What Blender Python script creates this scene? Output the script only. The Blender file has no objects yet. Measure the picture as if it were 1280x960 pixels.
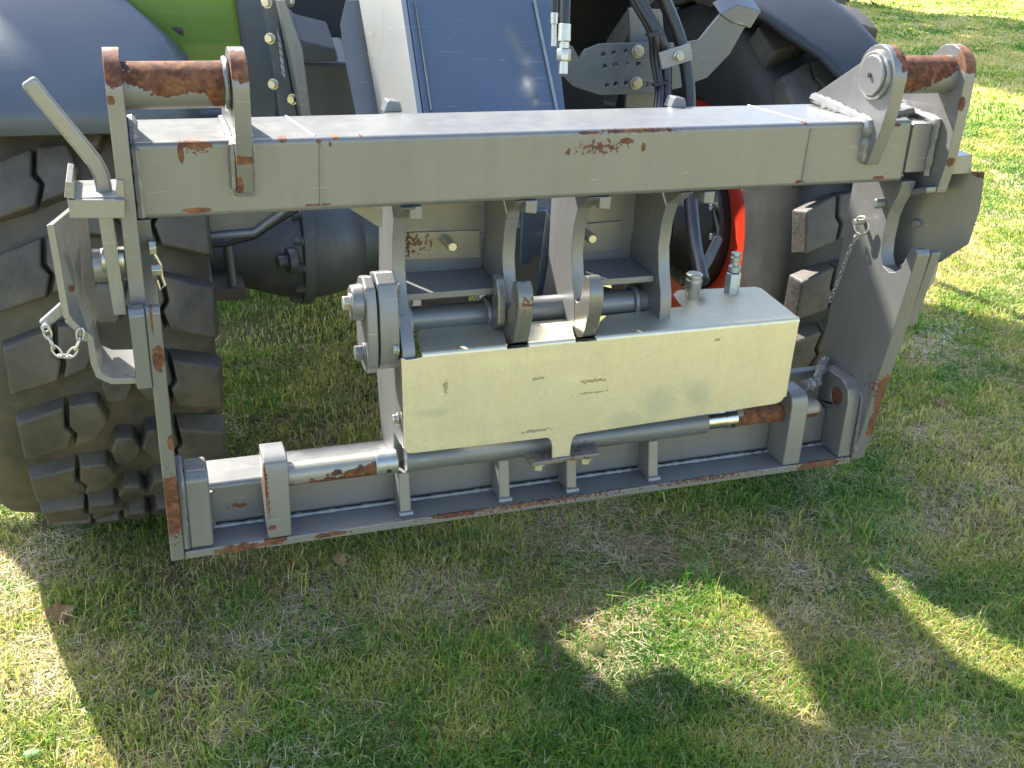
import bpy, bmesh, math, random
import numpy as np
from mathutils import Vector, Matrix, noise
from mathutils.geometry import tessellate_polygon

random.seed(7); rng = np.random.default_rng(7)
sc = bpy.context.scene
G = -0.556                      # height of the lawn (z = 0 is the underside of the coupler frame)

# ------------------------------------------------------------------ camera
F_PX = 1354.0
_vx = np.array([4130., -438., F_PX]); _vd = np.array([-125., 3010., F_PX])
_vx /= np.linalg.norm(_vx); _vd /= np.linalg.norm(_vd)
_m = (_vx @ _vd) / 2
_a = _vx - _m * _vd; _a /= np.linalg.norm(_a)
_b = _vd - _m * _vx; _b -= (_b @ _a) * _a; _b /= np.linalg.norm(_b)
_X = _a; _Z = -_b; _Y = np.cross(_Z, _X)
RC = np.stack([_X, _Y, _Z], 1)                 # columns: world axes in camera axes (x right, y down, z forward)
CAM = np.array([0.0, -1.548, 0.989])
cam = bpy.data.cameras.new('camera'); cam.sensor_width = 36; cam.sensor_fit = 'HORIZONTAL'
cam.lens = F_PX / 1280 * 36; cam.clip_start = 0.05; cam.clip_end = 600
co = bpy.data.objects.new('camera', cam); sc.collection.objects.link(co)
_r = RC.T                                       # rows world
M4 = Matrix(((_r[0][0], -_r[0][1], -_r[0][2], CAM[0]), (_r[1][0], -_r[1][1], -_r[1][2], CAM[1]),
             (_r[2][0], -_r[2][1], -_r[2][2], CAM[2]), (0, 0, 0, 1)))
co.matrix_world = M4
sc.camera = co

# ------------------------------------------------------------------ sky, sun, exposure
SUN_DIR = Vector((-0.45, 1.0, 1.0)).normalized()   # towards the sun
el = math.asin(SUN_DIR.z)
w = bpy.data.worlds.new('World'); sc.world = w; w.use_nodes = True
nt = w.node_tree; bg = nt.nodes['Background']; sky = nt.nodes.new('ShaderNodeTexSky')
sky.sky_type = 'NISHITA'; sky.sun_disc = False; sky.sun_elevation = el
sky.sun_rotation = math.atan2(SUN_DIR.x, SUN_DIR.y)
sky.air_density = 1.0; sky.dust_density = 1.6; sky.ozone_density = 1.0
nt.links.new(sky.outputs[0], bg.inputs[0]); bg.inputs[1].default_value = 0.138
sl = bpy.data.lights.new('sun', 'SUN'); sl.energy = 4.9; sl.angle = math.radians(0.53); sl.color = (1, .95, .86)
so = bpy.data.objects.new('sun', sl); sc.collection.objects.link(so)
so.rotation_euler = SUN_DIR.to_track_quat('Z', 'Y').to_euler(); so.location = (0, 6, 8)
sc.view_settings.view_transform = 'Standard'; sc.view_settings.look = 'None'
sc.view_settings.exposure = 2.0; sc.view_settings.gamma = 1
sc.render.engine = 'CYCLES'; sc.cycles.max_bounces = 6; sc.cycles.use_denoising = True

# ------------------------------------------------------------------ helpers
def U(u, v, x=None, y=None, z=None):
    """point of the scene seen at photo position (u, v) on the plane x, y or z = c"""
    d = RC.T @ np.array([(u - 640) / F_PX, (v - 480) / F_PX, 1.0])
    i, c = (0, x) if x is not None else (1, y) if y is not None else (2, z)
    t = (c - CAM[i]) / d[i]
    return Vector(CAM + t * d)
def UU(pts, **k): return [U(u, v, **k) for u, v in pts]

class MB:
    """collects shapes in one bmesh"""
    def __init__(s): s.bm = bmesh.new()
    def prism(s, loop, off, holes=()):
        off = Vector(off); bm = s.bm
        loops = [[Vector(p) for p in loop]] + [[Vector(p) for p in h] for h in holes]
        flat = [p for l in loops for p in l]
        A = [bm.verts.new(p) for p in flat]; B = [bm.verts.new(p + off) for p in flat]
        if holes or len(loop) > 12:
            for t in tessellate_polygon(loops):
                try: bm.faces.new([A[i] for i in t]); bm.faces.new([B[i] for i in reversed(t)])
                except ValueError: pass
        else:
            bm.faces.new(A); bm.faces.new(list(reversed(B)))
        k = 0
        for l in loops:
            n = len(l)
            for i in range(n):
                j = (i + 1) % n
                bm.faces.new([A[k + i], B[k + i], B[k + j], A[k + j]])
            k += n
        return s
    def box(s, x0, x1, y0, y1, z0, z1):
        return s.prism([(x0, y0, z0), (x1, y0, z0), (x1, y1, z0), (x0, y1, z0)], (0, 0, z1 - z0))
    def yz(s, prof, x0, x1, holes=()):
        return s.prism([(x0, y, z) for y, z in prof], (x1 - x0, 0, 0), [[(x0, y, z) for y, z in h] for h in holes])
    def tube(s, path, r, n=12, caps=True, flat=None):
        path = [Vector(p) for p in path]; rings = []
        up = None
        for i, p in enumerate(path):
            d = (path[min(i + 1, len(path) - 1)] - path[max(i - 1, 0)]).normalized()
            if up is None:
                up = Vector((0, 0, 1)) if abs(d.z) < .9 else Vector((0, 1, 0))
            sd = d.cross(up).normalized(); up = sd.cross(d).normalized()
            rr = r[i] if hasattr(r, '__len__') else r
            a1, a2 = (flat if flat else (1, 1))
            rings.append([s.bm.verts.new(p + (sd * math.cos(t) * a1 + up * math.sin(t) * a2) * rr)
                          for t in [2 * math.pi * k / n for k in range(n)]])
        for a, b in zip(rings, rings[1:]):
            for k in range(n): s.bm.faces.new([a[k], a[(k + 1) % n], b[(k + 1) % n], b[k]])
        if caps: s.bm.faces.new(list(reversed(rings[0]))); s.bm.faces.new(rings[-1])
        return s
    def cyl(s, a, b, r, n=24, r2=None): return s.tube([a, b], [r, r2 if r2 else r], n)
    def lathe(s, c, axis, prof, n=32, closed=False, caps=True):
        """prof: (distance along axis, radius)"""
        c = Vector(c); ax = Vector(axis).normalized(); e1 = ax.orthogonal().normalized(); e2 = ax.cross(e1)
        rings = []
        for d, r in prof:
            rings.append([s.bm.verts.new(c + ax * d + (e1 * math.cos(t) + e2 * math.sin(t)) * r) for t in [2 * math.pi * k / n for k in range(n)]])
        m = len(rings)
        for i in range(m if closed else m - 1):
            a, b = rings[i], rings[(i + 1) % m]
            for k in range(n): s.bm.faces.new([a[k], b[k], b[(k + 1) % n], a[(k + 1) % n]])
        if not closed and caps: s.bm.faces.new(rings[0]); s.bm.faces.new(list(reversed(rings[-1])))
        return s
    def torus(s, c, axis, R, r, n=20, m=8, stretch=(1, 1)):
        c = Vector(c); ax = Vector(axis).normalized(); e1 = ax.orthogonal().normalized(); e2 = ax.cross(e1)
        P = [c + e1 * math.cos(t) * R * stretch[0] + e2 * math.sin(t) * R * stretch[1] for t in [2 * math.pi * k / n for k in range(n)]]
        rings = []
        for i in range(n):
            d = (P[(i + 1) % n] - P[i - 1]).normalized(); q = d.cross(ax).normalized()
            rings.append([s.bm.verts.new(P[i] + (q * math.cos(t) + ax * math.sin(t)) * r) for t in [2 * math.pi * k / m for k in range(m)]])
        for i in range(n):
            a, b = rings[i], rings[(i + 1) % n]
            for k in range(m): s.bm.faces.new([a[k], a[(k + 1) % m], b[(k + 1) % m], b[k]])
        return s
    def hexbolt(s, c, axis, r, h, shank=0.0):
        s.lathe(c, axis, [(0, r * 1.25), (h * .18, r * 1.25)], 20)
        s.lathe(Vector(c), axis, [(h * .18, r), (h * .92, r), (h, r * .88)], 6)
        return s

def link(o):
    sc.collection.objects.link(o); return o
def thing(name, label, cat, loc=(0, 0, 0), group=None):
    o = link(bpy.data.objects.new(name, None)); o.location = loc; o.empty_display_size = .05
    o['label'] = label; o['category'] = cat
    if group: o['group'] = group
    return o
def tag(o, label=None, cat=None, group=None, kind=None):
    if label: o['label'] = label
    if cat: o['category'] = cat
    if group: o['group'] = group
    if kind: o['kind'] = kind
    return o
def setparent(o, p):
    if p is None: return
    o.parent = p
    m = p.matrix_basis.copy(); q = p.parent
    wm = p.matrix_basis.copy()
    if q is not None: wm = q.matrix_basis @ p.matrix_parent_inverse @ p.matrix_basis
    o.matrix_parent_inverse = wm.inverted()
def part(name, mb, mat, parent=None, bevel=0.0015, seg=2, smooth=True, ang=35):
    bm = mb.bm if isinstance(mb, MB) else mb
    bmesh.ops.remove_doubles(bm, verts=bm.verts, dist=1e-6)
    bmesh.ops.recalc_face_normals(bm, faces=bm.faces)
    me = bpy.data.meshes.new(name); bm.to_mesh(me); bm.free()
    o = link(bpy.data.objects.new(name, me)); me.materials.append(mat)
    if smooth:
        me.polygons.foreach_set('use_smooth', [True] * len(me.polygons)); me.set_sharp_from_angle(angle=math.radians(ang))
    if bevel:
        b = o.modifiers.new('edge', 'BEVEL'); b.width = bevel; b.segments = seg; b.limit_method = 'ANGLE'
        b.angle_limit = math.radians(ang); b.harden_normals = True
    setparent(o, parent)
    return o
def circ(cy, cz, r, n=24, a0=0, a1=360):
    k = n if a1 - a0 < 360 else n
    return [(cy + r * math.cos(math.radians(a0 + (a1 - a0) * i / (k - (0 if a1 - a0 == 360 else 1)))),
             cz + r * math.sin(math.radians(a0 + (a1 - a0) * i / (k - (0 if a1 - a0 == 360 else 1))))) for i in range(k)]
def weld(path, r=0.006, n=7, amp=.25, step=.006, seed=0):
    """lumpy bead along a path"""
    path = [Vector(p) for p in path]; pts = []; rad = []
    for a, b in zip(path, path[1:]):
        L = (b - a).length; k = max(2, int(L / step))
        for i in range(k): pts.append(a.lerp(b, i / k))
    pts.append(path[-1])
    for i, p in enumerate(pts):
        rad.append(r * (1 + amp * (math.sin(i * 1.9) * .35 + noise.noise(p * 70 + Vector((seed, 0, 0))))))
    return MB().tube(pts, rad, n)

# ------------------------------------------------------------------ materials
class NT:
    def __init__(s, name):
        s.m = bpy.data.materials.new(name); s.m.use_nodes = True; s.t = s.m.node_tree
        s.p = s.t.nodes['Principled BSDF']; s.out = s.t.nodes['Material Output']
        s.pos = s.t.nodes.new('ShaderNodeNewGeometry').outputs['Position']
    def n(s, t, **k):
        nd = s.t.nodes.new(t)
        for a, b in k.items(): setattr(nd, a, b)
        return nd
    def l(s, a, b): s.t.links.new(a, b)
    def noise(s, scale, detail=4, rough=.55, vec=None, stretch=None):
        v = vec or s.pos
        if stretch:
            mp = s.n('ShaderNodeMapping'); s.l(v, mp.inputs[0]); mp.inputs['Scale'].default_value = stretch; v = mp.outputs[0]
        nd = s.n('ShaderNodeTexNoise'); s.l(v, nd.inputs['Vector'])
        nd.inputs['Scale'].default_value = scale; nd.inputs['Detail'].default_value = detail; nd.inputs['Roughness'].default_value = rough
        return nd.outputs[0]
    def math(s, op, a, b=None, c=None, clamp=False):
        nd = s.n('ShaderNodeMath', operation=op, use_clamp=clamp)
        for i, q in enumerate((a, b, c)):
            if q is None: continue
            if isinstance(q, (int, float)): nd.inputs[i].default_value = q
            else: s.l(q, nd.inputs[i])
        return nd.outputs[0]
    def ramp(s, f, stops):
        nd = s.n('ShaderNodeValToRGB'); s.l(f, nd.inputs[0]); e = nd.color_ramp.elements
        while len(e) < len(stops): e.new(.5)
        for q, (p, c) in zip(e, stops):
            q.position = p; q.color = (*c, 1) if hasattr(c, '__len__') else (c, c, c, 1)
        return nd.outputs[0]
    def mix(s, f, a, b):
        nd = s.n('ShaderNodeMix', data_type='RGBA')
        for i, q in ((0, f), (6, a), (7, b)):
            if isinstance(q, (int, float)): nd.inputs[i].default_value = q
            elif isinstance(q, tuple): nd.inputs[i].default_value = (*q, 1)
            else: s.l(q, nd.inputs[i])
        return nd.outputs[2]
    def bump(s, h, strength=.2, dist=.002, prev=None):
        nd = s.n('ShaderNodeBump'); s.l(h, nd.inputs['Height']); nd.inputs['Strength'].default_value = strength
        nd.inputs['Distance'].default_value = dist
        if prev is not None: s.l(prev, nd.inputs['Normal'])
        return nd.outputs[0]
    def spots(s, lst, warp=.55, scale=55):
        """irregular patches: lst of (centre, radii)"""
        nz = s.noise(scale, 5, .65); nzc = s.math('SUBTRACT', nz, .5)
        acc = None
        for c, r in lst:
            mp = s.n('ShaderNodeVectorMath', operation='SUBTRACT'); s.l(s.pos, mp.inputs[0]); mp.inputs[1].default_value = c
            dv = s.n('ShaderNodeVectorMath', operation='DIVIDE'); s.l(mp.outputs[0], dv.inputs[0]); dv.inputs[1].default_value = r
            ln = s.n('ShaderNodeVectorMath', operation='LENGTH'); s.l(dv.outputs[0], ln.inputs[0])
            v = s.math('SUBTRACT', 1.0, ln.outputs['Value'])
            acc = v if acc is None else s.math('MAXIMUM', acc, v)
        return s.math('MULTIPLY_ADD', nzc, warp * 4, acc)

def paint(name, base=(.155, .156, .154), rough=.36, spots=(), chips=(), warp=.45, scale=55, dust=.25, metallic=.22, weather=1.0, bump=.12):
    t = NT(name)
    n1 = t.noise(5, 5, .6); n2 = t.noise(160, 3, .6); n3 = t.noise(28, 6, .7, stretch=(1, 1, .22))
    c = t.mix(t.ramp(n1, [(.35, 0.0), (.7, 1.0)]), tuple(v * .93 for v in base), tuple(min(1, v * 1.06) for v in base))
    c = t.mix(t.math('MULTIPLY', t.ramp(n3, [(.52, 0.0), (.8, 1.0)]), dust), c, (.23, .215, .17))
    scr = t.noise(60, 2, .5, stretch=(.25, 1, 2.2)); sm = t.math('MULTIPLY', t.ramp(scr, [(.71, 0.0), (.74, 1.0)]), .5)
    c = t.mix(sm, c, tuple(min(1, v * 1.5 + .05) for v in base))
    n4 = t.noise(38, 4, .6, stretch=(1, 1, .09)); n5 = t.noise(3.2, 4, .6)
    c = t.mix(t.math('MULTIPLY', t.ramp(n4, [(.5, 0.0), (.72, 1.0)]), .26 * weather), c, tuple(v * .62 for v in base))
    c = t.mix(t.math('MULTIPLY', t.ramp(n5, [(.45, 0.0), (.75, 1.0)]), 0.18 * weather), c, (.21, .20, .17))
    spk = t.noise(330, 2, .5); c = t.mix(t.math('MULTIPLY', t.ramp(spk, [(.70, 0.0), (.73, 1.0)]), .55), c, (.10, .085, .06))
    sc3 = t.noise(85, 3, .6, stretch=(.12, .3, 3.0)); c = t.mix(t.math('MULTIPLY', t.ramp(sc3, [(.68, 0.0), (.70, 1.0)]), .45), c, tuple(min(1, v * 1.7 + .04) for v in base))
    rg = t.math('MULTIPLY_ADD', n3, .25, t.math('MULTIPLY_ADD', n5, .16, rough - .20))
    h = t.math('MULTIPLY_ADD', n2, .3, n1)
    nrm = None
    if spots or chips:
        m = None
        if chips: crn = t.noise(190, 3, .7)
        if spots:
            m = t.spots(spots, warp, scale)
        if chips:
            k = t.spots(chips, 1.0, 150)
            m2 = t.math('SUBTRACT', k, .62)
            m = m2 if m is None else t.math('MAXIMUM', m, m2)
        mask = t.ramp(m, [(.0, 0.0), (.03, 1.0)]); rim = t.ramp(m, [(-.0, 0.0), (.001, 1.0), (.10, 1.0), (.2, 0.0)])
        rn = t.noise(90, 6, .7); rn2 = t.noise(22, 4, .6)
        rc = t.ramp(rn, [(.3, (.034, .012, .008)), (.48, (.09, .029, .013)), (.62, (.18, .064, .023)), (.8, (.33, .15, .055))])
        rc = t.mix(t.ramp(rn2, [(.48, 0.0), (.75, .5)]), rc, (.29, .145, .06))
        c = t.mix(mask, c, rc)
        rg = t.math('MULTIPLY_ADD', mask, .45, rg)
        h = t.math('MULTIPLY_ADD', t.math('MULTIPLY', mask, t.math('ADD', rn, -1.6)), 2.2, h)
    t.l(c, t.p.inputs['Base Color']); t.l(rg, t.p.inputs['Roughness']); t.p.inputs['Metallic'].default_value = metallic; t.p.inputs['Specular IOR Level'].default_value = .75
    t.l(t.bump(h, bump * 3, .0012), t.p.inputs['Normal'])
    return t.m

def simple(name, base, rough=.5, metallic=0, var=.12, scale=30, bump=.1, coat=0):
    t = NT(name); n = t.noise(scale, 5, .6); n2 = t.noise(scale * 6, 2)
    c = t.mix(t.ramp(n, [(.3, 0.0), (.7, 1.0)]), tuple(v * (1 - var) for v in base), tuple(min(1, v * (1 + var)) for v in base))
    t.l(c, t.p.inputs['Base Color']); t.l(t.math('MULTIPLY_ADD', n, .2, rough - .1), t.p.inputs['Roughness'])
    t.p.inputs['Metallic'].default_value = metallic; t.p.inputs['Coat Weight'].default_value = coat
    if bump: t.l(t.bump(t.math('ADD', n, n2), bump, .002), t.p.inputs['Normal'])
    return t.m

GREY = (.155, .156, .154)
m_paint = paint('grey_paint', GREY)
m_dark = paint('dark_grey_paint', (.095, .105, .115), rough=.36)
m_boom = paint('boom_sky_tinted_paint', (.088, .112, .148), rough=.22, dust=.05, weather=.15)  # grey boom paint with the blue of the reflected sky put into its colour
m_boom_sunlit = paint('boom_sunlit_paint', (.26, .26, .245), rough=.4, dust=.08, weather=.3)  # lighter copy of the boom paint, sunlight put into the colour
m_zinc = simple('zinc_bolt', (.50, .48, .40), .38, .85)
m_chrome = simple('chrome_rod', (.6, .6, .56), .2, 1, bump=.02)
m_dull = simple('dull_zinc', (.32, .35, .34), .38, .7)
m_chain = simple('chain_steel', (.42, .41, .38), .4, .8)
m_rubber_hose = simple('black_hose', (.018, .018, .02), .38, bump=.05)
m_black = simple('black_plastic', (.02, .021, .023), .5)
m_green = simple('green_paint', (.075, .165, .003), .4, coat=.3, var=.05, bump=.02)
m_red = simple('red_rim_paint', (.46, .032, .011), .34, coat=.3, var=.08, bump=.03)
m_seal = simple('grey_sealant', (.2, .24, .25), .45)
m_rustmetal = paint('rusty_bare_metal', (.2, .19, .17), spots=[((1.0, 0.03, .11), (2, 2, 2))], rough=.6)

m_innards0 = paint('worn_dark_paint', (.16, .14, .11), chips=[((.65, 0, .1), (.08, .05, .02))])
# galvanised sheet
t = NT('galvanised_sheet'); v = t.n('ShaderNodeTexVoronoi'); v.inputs['Scale'].default_value = 160; t.l(t.pos, v.inputs['Vector'])
nz = t.noise(7, 6, .7); nf = t.noise(45, 6, .7, stretch=(1, 1, .35)); sc2 = t.noise(70, 3, .6, stretch=(.4, 1, 1.3))
c = t.mix(t.ramp(v.outputs['Color'], [(.1, 0.0), (.9, 1.0)]), (.585, .54, .40), (.63, .585, .44))
c = t.mix(t.math('MULTIPLY', t.ramp(nz, [(.4, 0.0), (.7, 1.0)]), .22), c, (.47, .44, .33))
st = t.spots([((.42, -.015, .22), (.035, .05, .012)), ((.83, -.015, .19), (.045, .05, .05)), ((.9, -.015, .2), (.04, .05, .04)), ((.76, -.015, .165), (.05, .05, .02))], .5, 30)
c = t.mix(t.math('MULTIPLY', t.ramp(st, [(0.0, 0.0), (.6, 1.0)]), .35), c, (.27, .33, .30))
sk = t.spots([((.60, -.015, .30), (.05, .05, .012)), ((.66, -.015, .255), (.02, .05, .006)), ((.70, -.015, .245), (.035, .05, .004)), ((.52, -.015, .30), (.03, .05, .015)), ((.46, -.015, .165), (.08, .05, .012))], .9, 120)
c = t.mix(t.math('MULTIPLY', t.ramp(sk, [(.1, 0.0), (.14, 1.0)]), .55), c, (.66, .63, .43))
sd = t.spots([((.70, -.015, .247), (.03, .05, .0035)), ((.6, -.015, .262), (.012, .05, .003)), ((.44, -.015, .265), (.004, .05, .012)), ((.70, -.015, .225), (.03, .05, .0020)), ((.60, -.015, .165), (.03, .05, .003)), ((.93, -.015, .30), (.006, .05, .003))], 1.0, 200)
c = t.mix(t.ramp(sd, [(.1, 0.0), (.16, .65)]), c, (.16, .14, .09))
gs = t.noise(150, 3, .6, stretch=(.16, 1, 2.4)); c = t.mix(t.math('MULTIPLY', t.ramp(gs, [(.69, 0.0), (.71, 1.0)]), .35), c, (.30, .29, .22))
gs2 = t.noise(120, 3, .6, stretch=(1.6, 1, .22)); c = t.mix(t.math('MULTIPLY', t.ramp(gs2, [(.68, 0.0), (.70, 1.0)]), .4), c, (.75, .71, .52))
gv = t.noise(26, 4, .6, stretch=(1, 1, .12)); c = t.mix(t.math('MULTIPLY', t.ramp(gv, [(.48, 0.0), (.75, 1.0)]), .3), c, (.46, .44, .34))
t.l(c, t.p.inputs['Base Color']); t.p.inputs['Metallic'].default_value = .72
t.l(t.math('MULTIPLY_ADD', nf, .3, .30), t.p.inputs['Roughness'])
t.l(t.bump(t.math('ADD', nz, t.math('MULTIPLY', nf, .3)), .18, .003), t.p.inputs['Normal'])
m_galv = t.m

# fender plastic
t = NT('fender_plastic'); n = t.noise(300, 2); n1 = t.noise(6, 4)
t.l(t.mix(t.ramp(n1, [(.3, 0.0), (.7, 1.0)]), (.066, .078, .095), (.086, .099, .115)), t.p.inputs['Base Color'])
t.p.inputs['Roughness'].default_value = .42; t.l(t.bump(n, .25, .001), t.p.inputs['Normal']); m_fender = t.m
m_fender_r = simple('dark_fender_plastic', (.022, .024, .029), .5, bump=.15, var=.15, scale=14)

# tyre rubber with dried mud
t = NT('tyre_rubber'); n1 = t.noise(9, 6, .65); n2 = t.noise(70, 5, .7); n3 = t.noise(240, 3)
c = t.mix(t.ramp(n1, [(.3, 0.0), (.68, 1.0)]), (.024, .023, .022), (.10, .085, .064))
c = t.mix(t.math('MULTIPLY', t.ramp(n2, [(.5, 0.0), (.75, 1.0)]), .4), c, (.11, .09, .068))
t.l(c, t.p.inputs['Base Color']); t.l(t.math('MULTIPLY_ADD', n2, .3, .45), t.p.inputs['Roughness'])
t.l(t.bump(t.math('ADD', n2, t.math('MULTIPLY', n3, .4)), .5, .003), t.p.inputs['Normal']); m_tyre = t.m
t = NT('tyre_carcass'); n1 = t.noise(8, 6, .65); n2 = t.noise(60, 5, .7)
c = t.mix(t.ramp(n1, [(.3, 0.0), (.65, 1.0)]), (.03, .027, .021), (.10, .082, .054))
t.l(c, t.p.inputs['Base Color']); t.p.inputs['Roughness'].default_value = .7
t.l(t.bump(n2, .5, .003), t.p.inputs['Normal']); m_carc = t.m

m_sidewall = simple('shaded_sidewall', (.026, .025, .024), .55, var=.3, scale=9, bump=.2)  # darker copy of the tyre rubber, the right tyre's shade put into it

# ================================================================== LAWN
t = NT('soil_and_thatch'); n1 = t.noise(2.2, 5, .6); n2 = t.noise(45, 6, .75); n3 = t.noise(.35, 3)
c = t.ramp(n2, [(.25, (.045, .035, .018)), (.45, (.14, .12, .045)), (.6, (.28, .20, .11)), (.78, (.46, .36, .22))])
c = t.mix(t.ramp(n1, [(.35, 0.0), (.65, 1.0)]), c, (.10, .15, .03))
gm = t.noise(14, 6, .7)
far = t.mix(t.ramp(gm, [(.35, 0.0), (.65, 1.0)]), (.34, .32, .07), (.56, .45, .16))
dd = t.n('ShaderNodeVectorMath', operation='LENGTH'); t.l(t.pos, dd.inputs[0])
c = t.mix(t.math('MULTIPLY', t.math('SUBTRACT', dd.outputs['Value'], 2.5, clamp=False), .5, clamp=True), c, far)
t.l(c, t.p.inputs['Base Color']); t.p.inputs['Roughness'].default_value = .9
t.l(t.bump(n2, .9, .02), t.p.inputs['Normal']); m_soil = t.m

def bladeMat(name, ramp, trans=.35, rough=.5):
    t = NT(name); at = t.n('ShaderNodeAttribute', attribute_name='tone')
    c = t.ramp(at.outputs['Fac'], ramp); t.l(c, t.p.inputs['Base Color']); t.p.inputs['Roughness'].default_value = rough
    tr = t.n('ShaderNodeBsdfTranslucent'); t.l(c, tr.inputs[0]); mx = t.n('ShaderNodeMixShader'); mx.inputs[0].default_value = trans
    t.l(t.p.outputs[0], mx.inputs[1]); t.l(tr.outputs[0], mx.inputs[2]); t.l(mx.outputs[0], t.out.inputs[0])
    return t.m
m_blade = bladeMat('grass_blade', [(0, (.06, .17, .02)), (.35, (.16, .33, .035)), (.6, (.43, .44, .08)), (.85, (.68, .58, .20)), (1, (.70, .56, .30))], .5)
m_straw = bladeMat('dry_straw', [(0, (.15, .08, .04)), (.35, (.36, .24, .12)), (.7, (.60, .48, .29)), (1, (.82, .72, .52))], .25, .7)

def gz(x, y):
    """gentle unevenness of the lawn"""
    return .008 * np.sin(x * 3.1 + 1.3 * np.sin(y * 2.3)) + .006 * np.sin(y * 4.3 + x * 1.7)
def ground():
    bm = bmesh.new(); xs = [-200, -60, -20, -8] + list(np.arange(-3, 8.01, .25)) + [12, 20, 60, 200]
    ys = [-200, -60, -20, -8] + list(np.arange(-4, 8.01, .25)) + [12, 20, 60, 300]
    V = [[bm.verts.new((x, y, G - .004 + (float(gz(x, y)) if abs(x) < 9 and abs(y) < 9 else 0))) for x in xs] for y in ys]
    for j in range(len(ys) - 1):
        for i in range(len(xs) - 1): bm.faces.new([V[j][i], V[j][i + 1], V[j + 1][i + 1], V[j + 1][i]])
    o = part('lawn', bm, m_soil, None, 0); tag(o, kind='structure'); return o
ground()

def fbm(x, y, s, seed=0):
    """cheap smooth noise for the density of tufts"""
    v = 0; a = 1; tot = 0
    r = np.random.default_rng(seed)
    for k in range(5):
        for _ in range(3):
            th = r.uniform(0, 6.28); ph = r.uniform(0, 6.28); f = s * 1.9 ** k * r.uniform(.8, 1.3)
            v = v + a * np.sin(f * (x * np.cos(th) + y * np.sin(th)) + ph); tot += a * .5
        a *= .68
    return v / tot
def blades(name, n, region, hmin, hmax, wd, lean, mat, tone_fn, seed, dens=None, lift=0, flatb=False):
    r = np.random.default_rng(seed)
    x, y = region(r, n)
    if dens is not None:
        k = r.random(len(x)) < dens(x, y); x, y = x[k], y[k]
    n = len(x)
    D = np.hypot(x - CAM[0], y - CAM[1])
    hs = r.uniform(hmin, hmax, n) * (0.7 + .6 * r.random(n)) * (1 + .25 * fbm(x, y, 9, 3).clip(-1, 1))
    ws = wd * r.uniform(.6, 1.3, n) * np.maximum(1, D / 2.4)
    a = r.uniform(0, 2 * np.pi, n); ln = r.uniform(.2, 1, n) * lean
    dx, dy = np.cos(a), np.sin(a); wa = a + np.pi / 2 + r.normal(0, .5, n); wx, wy = np.cos(wa) * ws / 2, np.sin(wa) * ws / 2
    z0 = G + gz(x, y) + (r.random(n) * lift)
    P = np.zeros((n, 5, 3), np.float32)
    for i, (f, wf) in enumerate(((0, 1), (.5, .85))):
        h = hs * f * np.cos(ln * f * .6); o = hs * f * np.sin(ln * f * .6) if not flatb else hs * f * np.cos(.15)
        if flatb: h = hs * f * .22 * ln
        P[:, 2 * i, 0] = x + dx * o - wx * wf; P[:, 2 * i, 1] = y + dy * o - wy * wf; P[:, 2 * i, 2] = z0 + h
        P[:, 2 * i + 1, 0] = x + dx * o + wx * wf; P[:, 2 * i + 1, 1] = y + dy * o + wy * wf; P[:, 2 * i + 1, 2] = z0 + h
    h = hs * np.cos(ln); o = hs * np.sin(ln)
    if flatb: h = hs * .1 * r.normal(0, 1, n).clip(-1, 2.5) + hs * .1 * ln; o = hs
    bx = r.normal(0, .18, n) * hs; by = r.normal(0, .18, n) * hs
    P[:, 4, 0] = x + dx * o + bx; P[:, 4, 1] = y + dy * o + by; P[:, 4, 2] = np.maximum(z0 + h, G)
    me = bpy.data.meshes.new(name); nv = n * 5
    me.vertices.add(nv); me.vertices.foreach_set('co', P.reshape(-1))
    b = (np.arange(n) * 5)[:, None]
    L = np.concatenate([b + np.array([[0, 1, 3, 2]]), b + np.array([[2, 3, 4]])], 1).astype(np.int32).reshape(-1)
    me.loops.add(len(L)); me.loops.foreach_set('vertex_index', L)
    st = np.stack([np.arange(n) * 7, np.arange(n) * 7 + 4], 1).reshape(-1).astype(np.int32)
    me.polygons.add(2 * n); me.polygons.foreach_set('loop_start', st)
    me.polygons.foreach_set('loop_total', np.tile([4, 3], n).astype(np.int32))
    me.update(calc_edges=True)
    tn = tone_fn(x, y, r).clip(0, 1).astype(np.float32)
    at = me.attributes.new('tone', 'FLOAT', 'POINT'); at.data.foreach_set('value', np.repeat(tn, 5))
    o = link(bpy.data.objects.new(name, me)); me.materials.append(mat); tag(o, kind='stuff')
    return o
def near(r, n):      # photographed foreground
    u = r.random(n); y = -.45 + 2.65 * u ** 1.3; x0 = -.42 - .10 * y; x1 = 2.0 + .93 * y
    return x0 + (x1 - x0) * r.random(n), y
def mid(r, n):
    u = r.random(n); y = 2.2 + 3.4 * u ** 1.2; return 1.9 + (y - 2.2) * .95 + (2.1 + (y - 2.2) * .15) * r.random(n), y
def farr(r, n):
    u = r.random(n); y = 5.4 + 13 * u ** 1.3; return 4.4 + (y - 5.4) * .74 + (3.2 + (y - 5.4) * .35) * r.random(n), y
def under(r, n):
    y = 2.1 + 2.6 * r.random(n); return -.2 + 1.5 * r.random(n) * (1 + (y - 1.6) * .2), y
gt = lambda x, y, r: .46 + .42 * fbm(x, y, 4, 5) + .15 * fbm(x, y, 13, 6) + r.normal(0, .2, len(x))
stt = lambda x, y, r: .5 + .35 * fbm(x, y, 6, 9) + r.normal(0, .24, len(x))
dn = lambda x, y: (.66 + .6 * fbm(x, y, 5, 2) + .3 * fbm(x, y, 15, 31)).clip(.15, 1)
ds = lambda x, y: (.46 - .55 * fbm(x, y, 5, 2) + .75 * fbm(x, y, 18, 12)).clip(.10, 1)
blades('grass', 300000, near, .016, .032, .0028, 1.2, m_blade, gt, 1, dn)
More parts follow.
